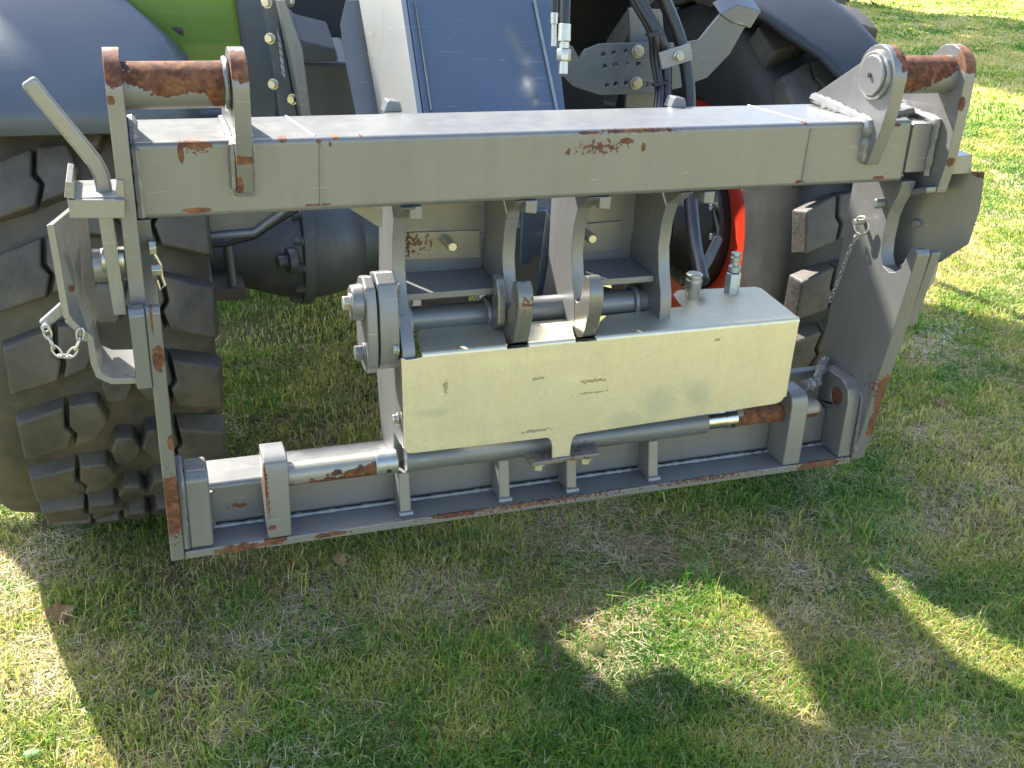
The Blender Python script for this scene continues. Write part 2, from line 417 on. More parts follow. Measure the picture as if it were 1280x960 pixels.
blades('grass_tufts', 34000, near, .035, .065, .0034, 1.25, m_blade, lambda x, y, r: gt(x, y, r) - .1, 2, lambda x, y: (fbm(x, y, 11, 21) * 2.2 - .2).clip(0, 1))
blades('dry_grass', 200000, near, .02, .06, .0015, 1.0, m_straw, stt, 3, ds, .012, True)
blades('grass', 70000, mid, .02, .036, .0026, 1.1, m_blade, gt, 4, dn)
blades('dry_grass', 50000, mid, .025, .05, .0015, 1.0, m_straw, stt, 5, ds, .012, True)
blades('grass', 40000, under, .02, .04, .0026, 1.1, m_blade, gt, 14, dn)
blades('grass', 70000, farr, .025, .045, .0026, 1.1, m_blade, lambda x, y, r: gt(x, y, r) + .06, 6, dn)

# ================================================================== COUPLER FRAME
sp = lambda u, v, r, **k: (tuple(U(u, v, **k)), r)
FR = thing('coupler_frame', 'grey steel quick coupler frame with rusty pins, hung in front of the loader', 'coupler frame', (.65, .08, 0))
rust_beam = paint('beam_paint', GREY, spots=[
    sp(246, 181, (.020, .05, .006), y=0), sp(226, 190, (.004, .02, .018), y=0), sp(247, 263, (.020, .02, .004), y=0),
    sp(354, 174, (.008, .02, .007), y=0), sp(398, 177, (.004, .02, .003), y=0), sp(420, 170, (.007, .02, .006), y=0), sp(413, 180, (.003, .02, .004), y=0), sp(452, 170, (.004, .02, .004), y=0),
    sp(783, 176, (.012, .02, .005), y=0), sp(710, 191, (.004, .02, .005), y=0), sp(804, 184, (.004, .02, .006), y=0),
    sp(738, 166, (.02, .02, .0025), y=0), sp(775, 164, (.02, .02, .0025), y=0), sp(812, 163, (.03, .02, .0035), y=0), sp(838, 163, (.005, .02, .003), y=0),
    sp(1008, 154, (.005, .02, .004), y=0), sp(1000, 227, (.010, .02, .003), y=0), sp(1099, 222, (.012, .02, .003), y=0), sp(398, 256, (.02, .02, .0018), y=0), sp(1120, 156, (.01, .02, .003), y=0)],
    chips=[sp(748, 184, (.075, .03, .016), y=0), sp(790, 164, (.12, .03, .006), y=0), sp(246, 186, (.03, .03, .012), y=0)], warp=.5, scale=75, rough=.36)
rust_pin = paint('pin_paint', GREY, spots=[((.075, .0, .765), (.085, .06, .034)), ((.12, 0, .75), (.03, .06, .03)), ((1.25, .0, .765), (.085, .06, .034)), ((1.23, -.02, .745), (.045, .06, .03))], warp=.3, scale=28, rough=.5)
rust_brk = paint('bracket_paint', GREY, spots=[((-.012, -.03, .775), (.03, .03, .028)), ((.145, -.035, .775), (.03, .03, .028)), ((.14, -.01, .645), (.02, .06, .008)), ((.136, -.01, .605), (.006, .05, .016)),
    ((1.20, -.03, .785), (.012, .05, .03)), ((1.335, -.035, .775), (.02, .04, .03)), ((1.326, -.045, .70), (.006, .01, .012)), ((-.02, -.04, .731), (.006, .02, .006)), ((1.33, -.05, .60), (.01, .02, .01))], warp=.35, scale=60)
rust_side = paint('side_plate_paint', GREY, spots=[((.006, -.055, .375), (.009, .04, .022)), ((.012, -.04, .23), (.006, .05, .014)), ((.0, -.02, .11), (.03, .03, .058)), ((1.295, -.03, .16), (.015, .03, .045)), ((1.293, -.02, .09), (.012, .03, .03)),
    ((.002, -.06, .48), (.002, .04, .07))], chips=[((.0, -.02, .1), (.04, .05, .1)), ((1.295, -.03, .13), (.02, .05, .1)), ((1.28, -.03, .17), (.02, .05, .05))], warp=.3, scale=60)
rust_lip = paint('lip_paint', (.165, .162, .155), spots=[((.10, .0, .006), (.045, .008, .008)), ((.16, 0, .012), (.02, .01, .008)), ((.25, 0, .008), (.03, .008, .005)), ((1.2, 0, .008), (.05, .010, .008)), ((.47, 0, .012), (.05, .006, .005))], chips=[((.6, 0, .012), (.35, .012, .012)), ((.95, 0, .012), (.2, .012, .01)), ((1.2, 0, .01), (.12, .014, .014))], warp=.4, scale=80)
rust_box = paint('tube_paint', GREY, spots=[sp(295, 599, (.022, .03, .006), y=.06), sp(300, 634, (.012, .02, .003), y=.06)], chips=[sp(300, 634, (.03, .03, .01), y=.06)], warp=.35, scale=80)

# cross beam: closed box section
part('cross_beam', MB().yz([(0, .56), (.062, .56), (.172, .650), (.172, .667), (0, .667)], -.0025, 1.272), rust_beam, FR, .016, 4)
for xx, z1 in ((.252, .6665),(1.065, .6665)):
    part('weld_bead', weld([(xx, -.0005, .57), (xx + .002, -.0002, z1 - .012), (xx - .003, .012, z1), (xx - .022, .165, z1)], .0022, seed=xx), m_paint, FR, 0)
# lifting stubs on the beam
for uu in ((487, 136), (840, 131)):
    p = U(*uu, z=.667)
    part('stop_block', MB().prism([(p.x - .016, p.y + .004, .665), (p.x + .016, p.y + .004, .665), (p.x + .012, p.y + .004, .682), (p.x - .008, p.y + .004, .685)], (0, -.03, 0)), m_paint, FR, .003)
# pin brackets
PY, PZ, PR = .004, .742, .031
def bracket_prof(low, rear=True):
    pts = [(-.012, low), (-.034, .66), (-.042, .70)]
    pts += circ(PY, PZ, .049, 14, 195, 15)[::1]
    # arc from front over the top to the rear
    pts += [(.165, .686), (.165, .655), (.05, .655), (.02, low)]
    return pts
br_in = bracket_prof(.595)
part('pin_bracket', MB().yz(br_in, .134, .156), rust_brk, FR, .003)
part('pin_bracket', MB().yz(br_in, 1.180, 1.205), rust_brk, FR, .003)
outer = [(-.030, .545), (-.040, .60), (-.044, .70)] + circ(PY, PZ, .049, 14, 195, 15) + [(.165, .67), (.175, .56), (.12, .535), (.02, .530)]
part('pin_bracket', MB().yz(outer, 1.322, 1.343), rust_brk, FR, .003)
outer_l = [(-.040, .44), (-.040, .60), (-.044, .70)] + circ(PY, PZ, .049, 14, 195, 15) + [(.165, .67), (.175, .56), (.12, .45)]
part('pin_bracket', MB().yz(outer_l, -.024, -.003), rust_brk, FR, .0025)
part('coupler_pin', MB().cyl((-.003, PY, PZ), (.134, PY, PZ), PR, 40), rust_pin, FR, 0)
part('coupler_pin', MB().cyl((1.205, PY, PZ), (1.322, PY, PZ), PR, 40), rust_pin, FR, 0)
e = part('pin_end', MB().lathe((1.1815, PY, PZ), (-1, 0, 0), [(0, .033), (.010, .033), (.012, .031)], 36), m_paint, FR, .001)
part('pin_end', MB().lathe((1.168, PY, PZ), (-1, 0, 0), [(0, .004), (.0022, .004)], 12), m_black, FR, 0)
def ringweld(c, R, r, name='weld_ring'):
    pts = [(c[0], c[1] + R * math.cos(a), c[2] + R * math.sin(a)) for a in [2 * math.pi * k / 60 for k in range(60)]]
    bm = MB(); rr = [r * (1 + .3 * noise.noise(Vector(p) * 80)) for p in pts]
    bm.tube(pts + [pts[0]], rr + [rr[0]], 8, caps=False); return part(name, bm, m_paint, FR, 0)
ringweld((1.179, PY, PZ), .036, .0055)
ringweld((1.210, PY, PZ), .033, .005); ringweld((.129, PY, PZ), .033, .004)
# connecting web to the right outer bracket and side plates
part('web_plate', MB().yz([(.0, .575), (.062, .575), (.165, .655), (.165, .66), (.0, .66)], 1.272, 1.322), m_paint, FR, .006)
part('weld_bead', weld([(1.178, .0, .60), (1.178, -.002, .665), (1.177, .06, .670), (1.177, .165, .678)], .009, amp=.35, seed=3), m_paint, FR, 0)
part('weld_bead', weld([(1.208, .0, .668), (1.24, .03, .67), (1.30, .05, .672), (1.316, .12, .672)], .008, amp=.35, seed=5), m_paint, FR, 0)
part('weld_bead', weld([(1.317, -.002, .57), (1.317, -.004, .665), (1.317, .1, .672)], .006, amp=.3, seed=6), m_paint, FR, 0)
part('weld_bead', weld([(.003, -.003, .565), (.003, -.003, .655), (.003, .06, .669), (.003, .16, .669)], .0065, amp=.3, seed=7), m_paint, FR, 0)
part('weld_bead', weld([(.131, -.004, .60), (.132, -.004, .66), (.131, .04, .669), (.131, .15, .669)], .006, amp=.3, seed=8), m_paint, FR, 0)
part('weld_bead', weld([(.159, -.002, .60), (.159, -.003, .66), (.160, .05, .669), (.160, .15, .669)], .005, amp=.3, seed=9), m_paint, FR, 0)
part('weld_bead', weld([(.132, -.004, .594), (.158, -.004, .592)], .005, seed=10), m_paint, FR, 0)

# side plates with hook notch
side = [(0, 0.0), (-.015, .072), (-.029, .18), (-.044, .267), (-.062, .382), (-.072, .448), (-.066, .456), (-.052, .455), (-.045, .44), (-.036, .412), (-.022, .400), (-.006, .396), (.012, .402), (.022, .418),
        (.026, .447), (.024, .49), (.016, .515), (.006, .535), (0.0, .56), (.062, .56), (.138, .620), (.140, .425), (.146, .25), (.147, .116), (.147, .03), (.13, 0)]
side_r = [(.010, -.0), (-.001, .010)] + side[1:]
part('side_plate', MB().yz(side_r, 1.272, 1.300), rust_side, FR, .002)
part('side_plate', MB().yz([(0, 0), (-.012, .072)] + side[2:], -.006, .0145), rust_side, FR, .002)
part('hook_cheek', MB().yz([(-.058, .33), (-.078, .448), (-.072, .456), (-.052, .456), (-.045, .44), (-.03, .40), (-.03, .33)], -.027, -.0065), m_paint, FR, .002)
part('hook_cheek', MB().yz([(-.040, .30), (-.068, .448), (-.060, .45), (-.052, .45), (-.045, .44), (-.03, .40), (-.01, .33)], 1.306, 1.326), m_paint, FR, .002)
part('seam_weld', weld([(.014, .0, .09), (.0145, .03, .098), (.0145, .14, .10)], .006, seed=11), m_paint, FR, 0)

# lower lip shelf, tube, posts
part('bottom_shelf', MB().prism([(.0155, .0, 0), (1.271, 0, 0), (1.271, .20, 0), (.0155, .20, 0)], (0, 0, .014)), rust_lip, FR, .002)
part('lower_tube', MB().yz([(.0665, .0145), (.158, .0145), (.158, .094), (.0665, .094)], .0150, 1.2715), rust_box, FR, .010, 3)
part('weld_bead', weld([(.02, .0625, .0155), (1.26, .0625, .0155)], .0040, amp=.6, seed=12), m_paint, FR, 0)
m_post = paint('post_paint', GREY, spots=[((.147, .0, .12), (.004, .03, .03)), ((.155, 0, .035), (.008, .01, .005))], chips=[((.15, 0, .09), (.006, .04, .09)), ((1.155, 0, .06), (.006, .03, .04))], warp=.4, scale=90)
def post(x0, x1, ztop, y1=.064):
    return MB().yz([(.002, .0145), (.002, ztop - .022), (.007, ztop - .008), (.020, ztop), (y1, ztop), (y1, .0145)], x0, x1)
part('locking_post', post(.147, .186, .160), m_post, FR, .003)
part('locking_post', post(1.118, 1.155, .163), m_post, FR, .003)
part('end_block', MB().yz([(.004, .0145), (.004, .138), (.016, .150), (.064, .150), (.064, .0145)], .024, .062), m_post, FR, .005)
part('weld_bead', weld([(.0195, .003, .02), (.0195, .003, .135), (.0195, .02, .15), (.0195, .06, .152)], .006, seed=13), m_paint, FR, 0)
part('weld_bead', weld([(.064, .060, .02), (.064, .060, .085)], .005, seed=14), m_paint, FR, 0)
# right boss with the locking hole
bh = circ(.042, .130, .018, 20)
part('locking_boss', MB().yz([(.003, .0145), (.003, .135), (.010, .158), (.03, .170), (.10, .170), (.105, .15), (.105, .095), (.0662, .0942), (.0662, .0145)], 1.243, 1.2715, [bh]), m_post, FR, .006)
part('boss_socket', MB().lathe((1.2455, .042, .130), (1, 0, 0), [(0, .0179), (.0255, .0179)], 20), m_rustmetal, FR, 0)
part('weld_bead', weld([(1.160, .035, .165), (1.20, .055, .155), (1.235, .09, .172), (1.262, .115, .172)], .010, amp=.5, seed=15), m_paint, FR, 0)
part('weld_bead', weld([(1.274, -.004, .03), (1.274, .0, .14), (1.274, .03, .168)], .005, seed=16), m_paint, FR, 0)
part('back_web', MB().box(1.156, 1.243, .095, .115, .0945, .165), m_paint, FR, .003)
# gussets under the sleeves
for u_, v_ in ((505, 618), (629, 600), (713, 585), (815, 572)):
    x = U(u_, v_, y=.03).x
    part('gusset', MB().yz([(.016, .0145), (.030, .09), (.0662, .09), (.0662, .0145)], x - .010, x + .010), m_paint, FR, .003)
    part('weld_bead', weld([(x - .012, .017, .017), (x + .012, .017, .017)], .006, seed=x), m_paint, FR, 0)

# locking rods and their cylinders
RY, RZ = .036, .112
m_sleeve = paint('sleeve_paint', (.13, .14, .15), spots=[((.625, RY, .098), (.03, .03, .012)), ((.70, RY, .100), (.03, .03, .012)), ((.76, RY, .095), (.04, .03, .006))], chips=[((.68, RY, .1), (.12, .04, .025))], warp=.5, scale=90, rough=.4)
part('cylinder_barrel', MB().lathe((.385, RY, RZ), (1, 0, 0), [(0, .0195), (.003, .021), (.262, .021), (.265, .0195)], 36), m_sleeve, FR, .001)
part('cylinder_barrel', MB().lathe((.672, RY, RZ), (1, 0, 0), [(0, .0195), (.003, .021), (.282, .021), (.285, .019)], 36), m_sleeve, FR, .001)
part('chrome_rod', MB().cyl((.957, RY, RZ + .002), (.998, RY, RZ + .002), .0165, 32), m_chrome, FR, 0)
part('rod_collar', MB().lathe((.995, RY, RZ + .002), (1, 0, 0), [(0, .0172), (.001, .0185), (.022, .0185), (.023, .0172)], 32), m_chrome, FR, 0)
part('collar_hole', MB().cyl((1.008, RY - .017, RZ - .006), (1.008, RY - .0192, RZ - .0075), .0035, 12), m_black, FR, 0)
m_rod = paint('rusty_rod', (.24, .22, .17), spots=[((1.09, RY, RZ), (.06, .05, .05)), ((1.05, RY, RZ - .01), (.10, .03, .014)), ((1.18, RY, RZ - .01), (.05, .03, .012)), ((1.05, RY - .018, RZ + .002), (.09, .009, .01))], warp=.4, scale=40, rough=.5)
part('locking_pin', MB().lathe((1.018, RY, RZ + .002), (1, 0, 0), [(0, .0175), (.1, .0175)], 32), m_rod, FR, 0)
part('locking_pin', MB().lathe((1.1555, RY, RZ + .003), (1, 0, 0), [(0, .0185), (.036, .0185), (.045, .012), (.047, .004)], 32), m_rod, FR, 0)
m_rodl = paint('greasy_rod', (.26, .25, .21), spots=[((.30, RY, RZ - .012), (.12, .03, .010)), ((.33, RY - .02, RZ), (.07, .01, .01))], warp=.6, scale=50, rough=.4, metallic=.3)
part('locking_pin', MB().lathe((.1865, RY, RZ), (1, 0, 0), [(0, .0195), (.145, .0195)], 32), m_rodl, FR, 0)
part('rod_collar', MB().lathe((.332, RY, RZ), (1, 0, 0), [(0, .0200), (.002, .0215), (.036, .0215), (.038, .0200)], 32), m_dull, FR, 0)
part('collar_hole', MB().cyl((.353, RY - .019, RZ - .006), (.353, RY - .0218, RZ - .0075), .0038, 12), m_black, FR, 0)

# galvanised cover: top, front with clearance for hooks, centre tab
CZ = .3265; CY = -.016
top = UU([(529, 441), (521, 426), (522, 412), (531, 408), (626, 404), (630, 414), (635, 432), (660, 427), (656, 412), (664, 402), (706, 398), (715, 406), (720, 423), (745, 420), (750, 402), (758, 394), (853, 383), (841, 368), (846, 363), (856, 362), (944, 358), (952, 360), (996, 396)], z=CZ)
top = [Vector((p.x, max(p.y, CY + .0066), CZ)) for p in top]; top[0].y = CY + .0066; top[6].y = CY + .0066; top[7].y = CY + .0066; top[12].y = CY + .0066; top[13].y = CY + .0066; top[-1].y = CY + .0066; top[-1].x = 1.092
CV = part('sheet_cover', MB().prism(top, (0, 0, -.004)), m_galv, FR, .0015)
fr = [(.367, .322), (.372, .160), (.376, .1525), (.384, .150), (.622, .148), (.628, .143), (.632, .130), (.633, .106), (.666, .104), (.667, .130), (.670, .143), (.676, .1475), (1.068, .160), (1.080, .164), (1.088, .176), (1.0925, CZ - .0066)]
tail = [(.70, CZ - .0066), (.66, CZ - .0066), (.58, CZ - .0066), (.542, CZ - .0066), (.40, CZ - .0066), (.392, .3185), (.376, .3175)]
part('cover_front', MB().prism([(x, CY, z) for x, z in fr] + [(x, CY, z) for x, z in tail], (0, .004, 0)), m_galv, CV, .0012)
for xa, xb in ((.401, .5425), (.5805, .6625), (.7005, 1.0925)):
    bend = [(CY + .0065 - .0065 * math.cos(a), CZ - .0065 + .0065 * math.sin(a)) for a in [math.pi / 2 * k / 6 for k in range(7)]]
    bend += [(CY + .0065 - .0035 * math.cos(a), CZ - .0065 + .0035 * math.sin(a)) for a in [math.pi / 2 * k / 6 for k in range(6, -1, -1)]]
    part('cover_bend', MB().yz(bend, xa, xb), m_galv, CV, 0, ang=60)
part('cover_side', MB().prism([(1.0925, CY + .005, .17), (1.0925, .07, .20), (1.0935, .12, CZ - .005), (1.0935, CY + .005, CZ - .005)], (-.004, 0, 0)), m_galv, CV, 0)
# the corner strip where the front plate returns on the left
part('cover_side', MB().prism([(.3665, CY + .005, .318), (.3665, .03, .3), (.370, .03, .16), (.3715, CY + .005, .158)], (.003, 0, 0)), m_paint, CV, 0)
part('retainer_bar', MB().prism([(.592, -.022, .098), (.715, -.022, .101), (.722, -.022, .109), (.60, -.022, .107)], (0, .05, 0)), m_innards0, FR, .002)
for x in (.612, .70): part('retainer_bolt', MB().hexbolt((x, -.004, .098), (0, 0, -1), .012, .014), m_zinc, FR, .001)

# ------------------------------------------------ centre rib plates
rib = [(-.008, .5595), (.020, .545), (.048, .530), (.061, .495), (.065, .448), (.054, .405), (.034, .374), (.008, .345), (-.004, .325), (-.006, .15), (.02, .094), (.060, .0945), (.068, .0155), (.15, .0155), (.19, .20), (.20, .30), (.17, .40), (.172, .50), (.172, .5595)]
ribL = [(-.008, .5595), (.020, .545), (.048, .530), (.061, .495), (.065, .448), (.054, .405), (.034, .374), (.008, .345), (-.004, .325), (-.006, .17), (.02, .152), (.064, .152), (.064, .0945), (.158, .0945), (.19, .20), (.21, .33), (.165, .40), (.160, .46), (.158, .60), (.155, .634), (.0625, .5585)]
hole = circ(.060, .352, .030, 24)
rib_in = [(-.0, .5595), (.020, .545), (.048, .530), (.061, .495), (.065, .448), (.054, .405), (.040, .374), (.035, .345), (.035, .20), (.06, .152), (.064, .0945), (.158, .0945), (.19, .20), (.20, .30), (.17, .40), (.171, .50), (.171, .645), (.0625, .5585)]
RB1 = part('rib_plate', MB().yz(ribL, .372, .394, [hole]), m_paint, FR, .002)
for x in (.557, .679, .840): part('rib_plate', MB().yz(rib_in, x, x + .022), m_paint, FR, .002)
part('tube_end', MB().lathe((.368, .060, .352), (1, 0, 0), [(0, .0285), (0, .0345), (.03, .0345), (.03, .0285)], 32, closed=True), m_paint, FR, .001)
ringweld((.371, .060, .352), .036, .005)
part('weld_bead', weld([(.370, .07, .386), (.370, .03, .40), (.370, .028, .43)], .006, seed=20), m_paint, FR, 0)
# small pads under the beam
for x in (.385, .570, .695, .882):
    part('beam_pad', MB().prism([(x, 0.0, .5595), (x + .02, 0.0, .5595), (x + .019, 0.0, .538), (x, 0.0, .540)], (0, .04, 0)), m_paint, FR, .002)
part('top_gusset', MB().prism(UU([(432, 258), (478, 258), (478, 284), (470, 282)], y=.06), (0, .012, 0)), m_paint, FR, .001)
# back plates, shelves
for a, b in ((.3945, .5565), (.7015, .8395)):
    part('back_plate', MB().box(a, b, .172, .182, .385, .645), m_paint, FR, .001)
    part('shelf_plate', MB().box(a, b, .066, .1715, .385, .397), m_paint, FR, .002)
part('back_pad', MB().prism(UU([(506, 291), (600, 288), (600, 322), (506, 325)], y=.168), (0, .004, 0)), paint('pad_paint', (.26, .24, .185), chips=[((.43, .168, .45), (.05, .1, .03))]), FR, .001)
part('back_pad', MB().prism(UU([(728, 280), (777, 276), (777, 312), (728, 317)], y=.168), (0, .004, 0)), m_paint, FR, .001)
for u_, v_ in ((566, 309), (741, 299)):
    p = U(u_, v_, y=.12); part('bolt_end', MB().lathe((p.x, p.y, p.z), (0, 1, 0), [(0, .007), (.002, .009), (.05, .009)], 16), m_zinc, FR, 0)
# main cross shaft and inner tube
part('cross_shaft', MB().cyl((.394, .105, .338), (.5565, .105, .338), .022, 32), m_paint, FR, 0)
part('cross_shaft', MB().cyl((.579, .105, .338), (.679, .105, .338), .022, 32), m_paint, FR, 0)
part('cross_shaft', MB().cyl((.701, .105, .338), (.840, .105, .338), .022, 32), m_paint, FR, 0)
for x in (.545, .60, .82):
    part('weld_ring', MB().torus((x, .105, .338), (1, 0, 0), .024, .006, 30, 8), m_paint, FR, 0)
part('valve_block', MB().box(.46, .55, .22, .28, .27, .38), m_paint, FR, .003)
# hooks (claws) in front of the inner ribs
hk = [(.064, .30), (.064, .41), (.050, .392), (.043, .378), (.030, .372), (.018, .378), (.012, .392), (.013, .412), (.006, .428), (-.008, .430), (-.018, .422), (-.026, .400), (-.024, .378), (-.014, .345), (-.004, .318), (.03, .30)]
hk2 = [(y * 1.02 + .002, z) for y, z in hk]
m_hook = paint('worn_hook', (.15, .145, .125), rough=.28, metallic=.3, chips=[((.57, -.02, .40), (.03, .02, .02))])
part('claw_hook', MB().yz(hk, .556, .582), m_hook, FR, .004)
part('claw_hook', MB().yz(hk2, .680, .704), m_hook, FR, .004)
part('claw_cheek', MB().yz([(.064, .32), (.064, .425), (.045, .42), (.03, .39), (.028, .345)], .540, .5555), m_hook, FR, .004)

# flange with bolts on the left of the centre frame
fl = [(.004, .300), (.0, .33), (.008, .40), (.02, .428), (.045, .440), (.075, .432), (.095, .405), (.10, .37), (.09, .32), (.07, .29), (.04, .282), (.018, .285)]
FL = part('pivot_flange', MB().yz(fl, .318, .336), m_paint, FR, .004)
part('pivot_flange', MB().yz([(y * 1.0 + .004, z + .004) for y, z in fl], .3385, .3705), m_paint, FR, .003)
part('flange_boss', MB().lathe((.318, .045, .398), (-1, 0, 0), [(0, .030), (.016, .028), (.018, .026)], 32), m_paint, FR, .002)
part('flange_bolt', MB().hexbolt((.300, .045, .398), (-1, 0, 0), .012, .012), m_zinc, FR, .001)
part('flange_bolt', MB().hexbolt((.318, .03, .318), (-1, 0, 0), .013, .016), m_paint, FR, .001)
part('flange_bolt', MB().hexbolt((.3665, .004, .329), (-1, 0, 0), .008, .009), m_zinc, FR, .001)
part('flange_bolt', MB().hexbolt((.3665, .008, .205), (-1, 0, 0), .008, .009), m_zinc, FR, .001)

# ------------------------------------------------ hydraulic couplers behind the cover
HC = thing('hydraulic_coupler', 'chrome quick hydraulic coupler standing behind the cover on the right', 'hydraulic coupler', (1.02, .13, .33), 'hydraulic couplers')
c0 = U(915, 358, y=.135)
part('coupler_body', MB().lathe((c0.x, c0.y, c0.z - .03), (0, 0, 1), [(0, .0145), (.056, .0145), (.058, .013)], 6), m_dull, HC, .0006)
part('coupler_tip', MB().lathe((c0.x, c0.y, c0.z + .030), (0, 0, 1), [(0, .0115), (.010, .0115), (.014, .0085), (.020, .0085), (.022, .010), (.028, .010), (.029, .0085), (.033, .0095), (.036, .009)], 24), m_dull, HC, 0)
HC = thing('hydraulic_coupler', 'short zinc hydraulic coupler with a black hose, beside the rightmost rib plate', 'hydraulic coupler', (.945, .12, .33), 'hydraulic couplers')
c1 = U(866, 362, y=.125)
part('coupler_body', MB().lathe((c1.x, c1.y, c1.z - .03), (0, 0, 1), [(0, .0135), (.026, .0135), (.028, .0145), (.042, .0145), (.044, .0155), (.050, .0155), (.052, .014), (.056, .0155), (.060, .0155), (.062, .013)], 24), m_zinc, HC, 0)

# ------------------------------------------------ left guide cup, lever, handle
def strip(pts, w0, mat, name, parent, y0, depth, bev=.001):
    """thick band that follows a polyline in the xz plane"""
    P = [Vector((p.x, p.z)) for p in pts]; L = []; R_ = []
    for i, p in enumerate(P):
        d = (P[min(i + 1, len(P) - 1)] - P[max(i - 1, 0)]).normalized(); nrm = Vector((-d.y, d.x)) * w0 / 2
        L.append(p + nrm); R_.append(p - nrm)
    loop = [(q.x, y0, q.y) for q in L] + [(q.x, y0, q.y) for q in reversed(R_)]
    return part(name, MB().prism(loop, (0, depth, 0)), mat, parent, bev)
m_cup = paint('cup_paint', (.20, .20, .188), spots=[((-.096, -.05, .485), (.004, .02, .006))], rough=.3)
# flared outer wall
A = [(-.116, -.055, .575), (-.116, -.055, .448), (-.078, -.055, .405)]
w_out = MB()
w_out.prism([(-.116, -.055, .575), (-.113, -.055, .448), (-.089, -.055, .408), (-.080, .075, .40), (-.078, .075, .575)], (.009, .002, 0))
part('guide_wall', w_out, m_cup, FR, .0015)
strip(UU([(84, 400), (113, 424), (118, 455), (124, 470), (140, 477), (178, 476)], y=-.055), .009, m_cup, 'guide_wall', FR, -.055, .11)
# top strap with upright ears
part('top_strap', MB().prism(UU([(84, 250), (156, 250), (156, 273), (88, 273)], y=-.055), (0, .008, 0)), m_cup, FR, .001)
part('top_strap', MB().prism(UU([(80, 247), (82, 227), (90, 229), (93, 249)], y=-.055), (0, .11, 0)), m_cup, FR, .001)
p0 = U(84, 250, y=-.055)
part('top_strap', MB().box(-.086, -.024, -.046, .05, p0.z - .008, p0.z), m_cup, FR, .001)
part('strap_ear', MB().prism(UU([(144, 250), (146, 225), (154, 225), (156, 250)], y=-.045), (0, .06, 0)), m_cup, FR, .001)
# lever plate and its pin
part('lever_plate', MB().prism([(-.052, -.052, .60), (-.034, -.052, .60), (-.030, -.046, .44), (-.047, -.046, .44)], (0, .045, 0)), m_cup, FR, .001)
part('pivot_barrel', MB().cyl(U(116, 332, y=.0), U(116, 332, y=.0) + Vector((.045, 0, 0)), .024, 28), m_cup, FR, .002)
part('pivot_barrel', MB().cyl(U(127, 325, y=-.02), U(127, 325, y=-.02) + Vector((.03, 0, 0)), .016, 24), m_zinc, FR, .001)
hp = UU([(34, 101), (55, 127), (85, 163), (118, 203), (126, 218), (130, 236), (131, 262)], y=-.02)
HB = MB()
rings = []
for i, p in enumerate(hp):
    d = (hp[min(i + 1, len(hp) - 1)] - hp[max(i - 1, 0)]).normalized(); nrm = Vector((-d.z, 0, d.x)).normalized() * .0105
    rings.append((p, nrm))
HB.prism([p + n_ for p, n_ in rings] + [p - n_ for p, n_ in reversed(rings)], (0, .014, 0))
part('lever_handle', HB, m_cup, FR, .0045, 3)
# lower tab that holds the left chain
part('chain_tab', MB().prism(UU([(82, 374), (88, 388), (58, 412), (48, 404)], y=-.05), (0, .012, 0)), m_cup, FR, .003)
def chain(pts, parent, ln=.014, r=.0018, wd=.0045, label=None):
    pts = [Vector(p) for p in pts]
    CH = part('safety_chain', MB().torus(pts[0], (0, 1, 0), .005, .0012), m_chain, parent, 0)
    if label: CH['label'] = label
    # resample
    out = [pts[0]]; i = 0; cur = pts[0]
    seg = list(zip(pts, pts[1:])); acc = 0; target = ln * .78
    for a, b in seg:
        L = (b - a).length; s0 = target - acc
        while s0 <= L: out.append(a.lerp(b, s0 / L)); s0 += target
        acc = L - (s0 - target)
    for k, (a, b) in enumerate(zip(out, out[1:])):
        d = (b - a).normalized(); c = (a + b) / 2; ax = d.cross(Vector((0, 1, 0))).normalized() if k % 2 else Vector((0, 1, 0)) - d * d.y
        ax.normalize(); e2 = ax.cross(d).normalized()
        bm = MB(); N = 14; P = []
        for q in range(N):
            t_ = 2 * math.pi * q / N; P.append(c + d * math.cos(t_) * ln * .5 + e2 * math.sin(t_) * wd)
        bm.tube(P + [P[0]], r, 6, caps=False)
        part('chain_link', bm, m_chain, CH, 0)
    return CH
chain(UU([(57, 410), (62, 424), (70, 440), (80, 449), (90, 444), (97, 432), (102, 418), (101, 411)], y=-.058), FR, .019, .0016, .0048)
# clip on the inside of the left plate
part('linch_clip', MB().tube(UU([(188, 310), (193, 318), (200, 330), (202, 345), (206, 356), (200, 362), (196, 350)], y=-.0), .0028, 8), m_zinc, FR, 0)
part('clip_nut', MB().lathe(U(186, 310, y=.0), (1, 0, 0), [(0, .011), (.010, .010)], 6), m_zinc, FR, .001)
part('clip_nut', MB().lathe(U(189, 338, y=-.0), (1, 0, 0), [(0, .009), (.014, .009)], 6), m_zinc, FR, .001)

# ------------------------------------------------ right side: ring pin, chain, guide cup
xr = 1.271
rc_ = U(1077, 282, x=xr - .0135)
part('ring_stud', MB().cyl(U(1080, 277, x=xr), U(1080, 277, x=xr) + Vector((-.022, 0, 0)), .0055, 12), m_zinc, FR, .001)
part('pull_ring', MB().torus(rc_, (1, .25, 0), .0165, .0022, 28, 8), m_zinc, FR, 0)
part('round_stud', MB().lathe(U(1104, 254, x=xr), (-1, 0, 0), [(0, .009), (.016, .009), (.018, .007)], 18), m_paint, FR, .001)
chain(UU([(1070, 296), (1064, 308), (1058, 322), (1052, 340), (1045, 358), (1039, 372), (1036, 379)], x=xr - .012), FR, .013, .0014, .0035)
m_cupd = paint('cup_dark_paint', (.13, .13, .118), spots=[sp(1229, 219, (.01, .05, .006), y=-.05)], rough=.35)
f1, f2, f3, f4 = U(1231, 216, y=-.05), U(1225, 262, y=-.05), U(1211, 305, y=-.05), U(1175, 328, y=-.02)
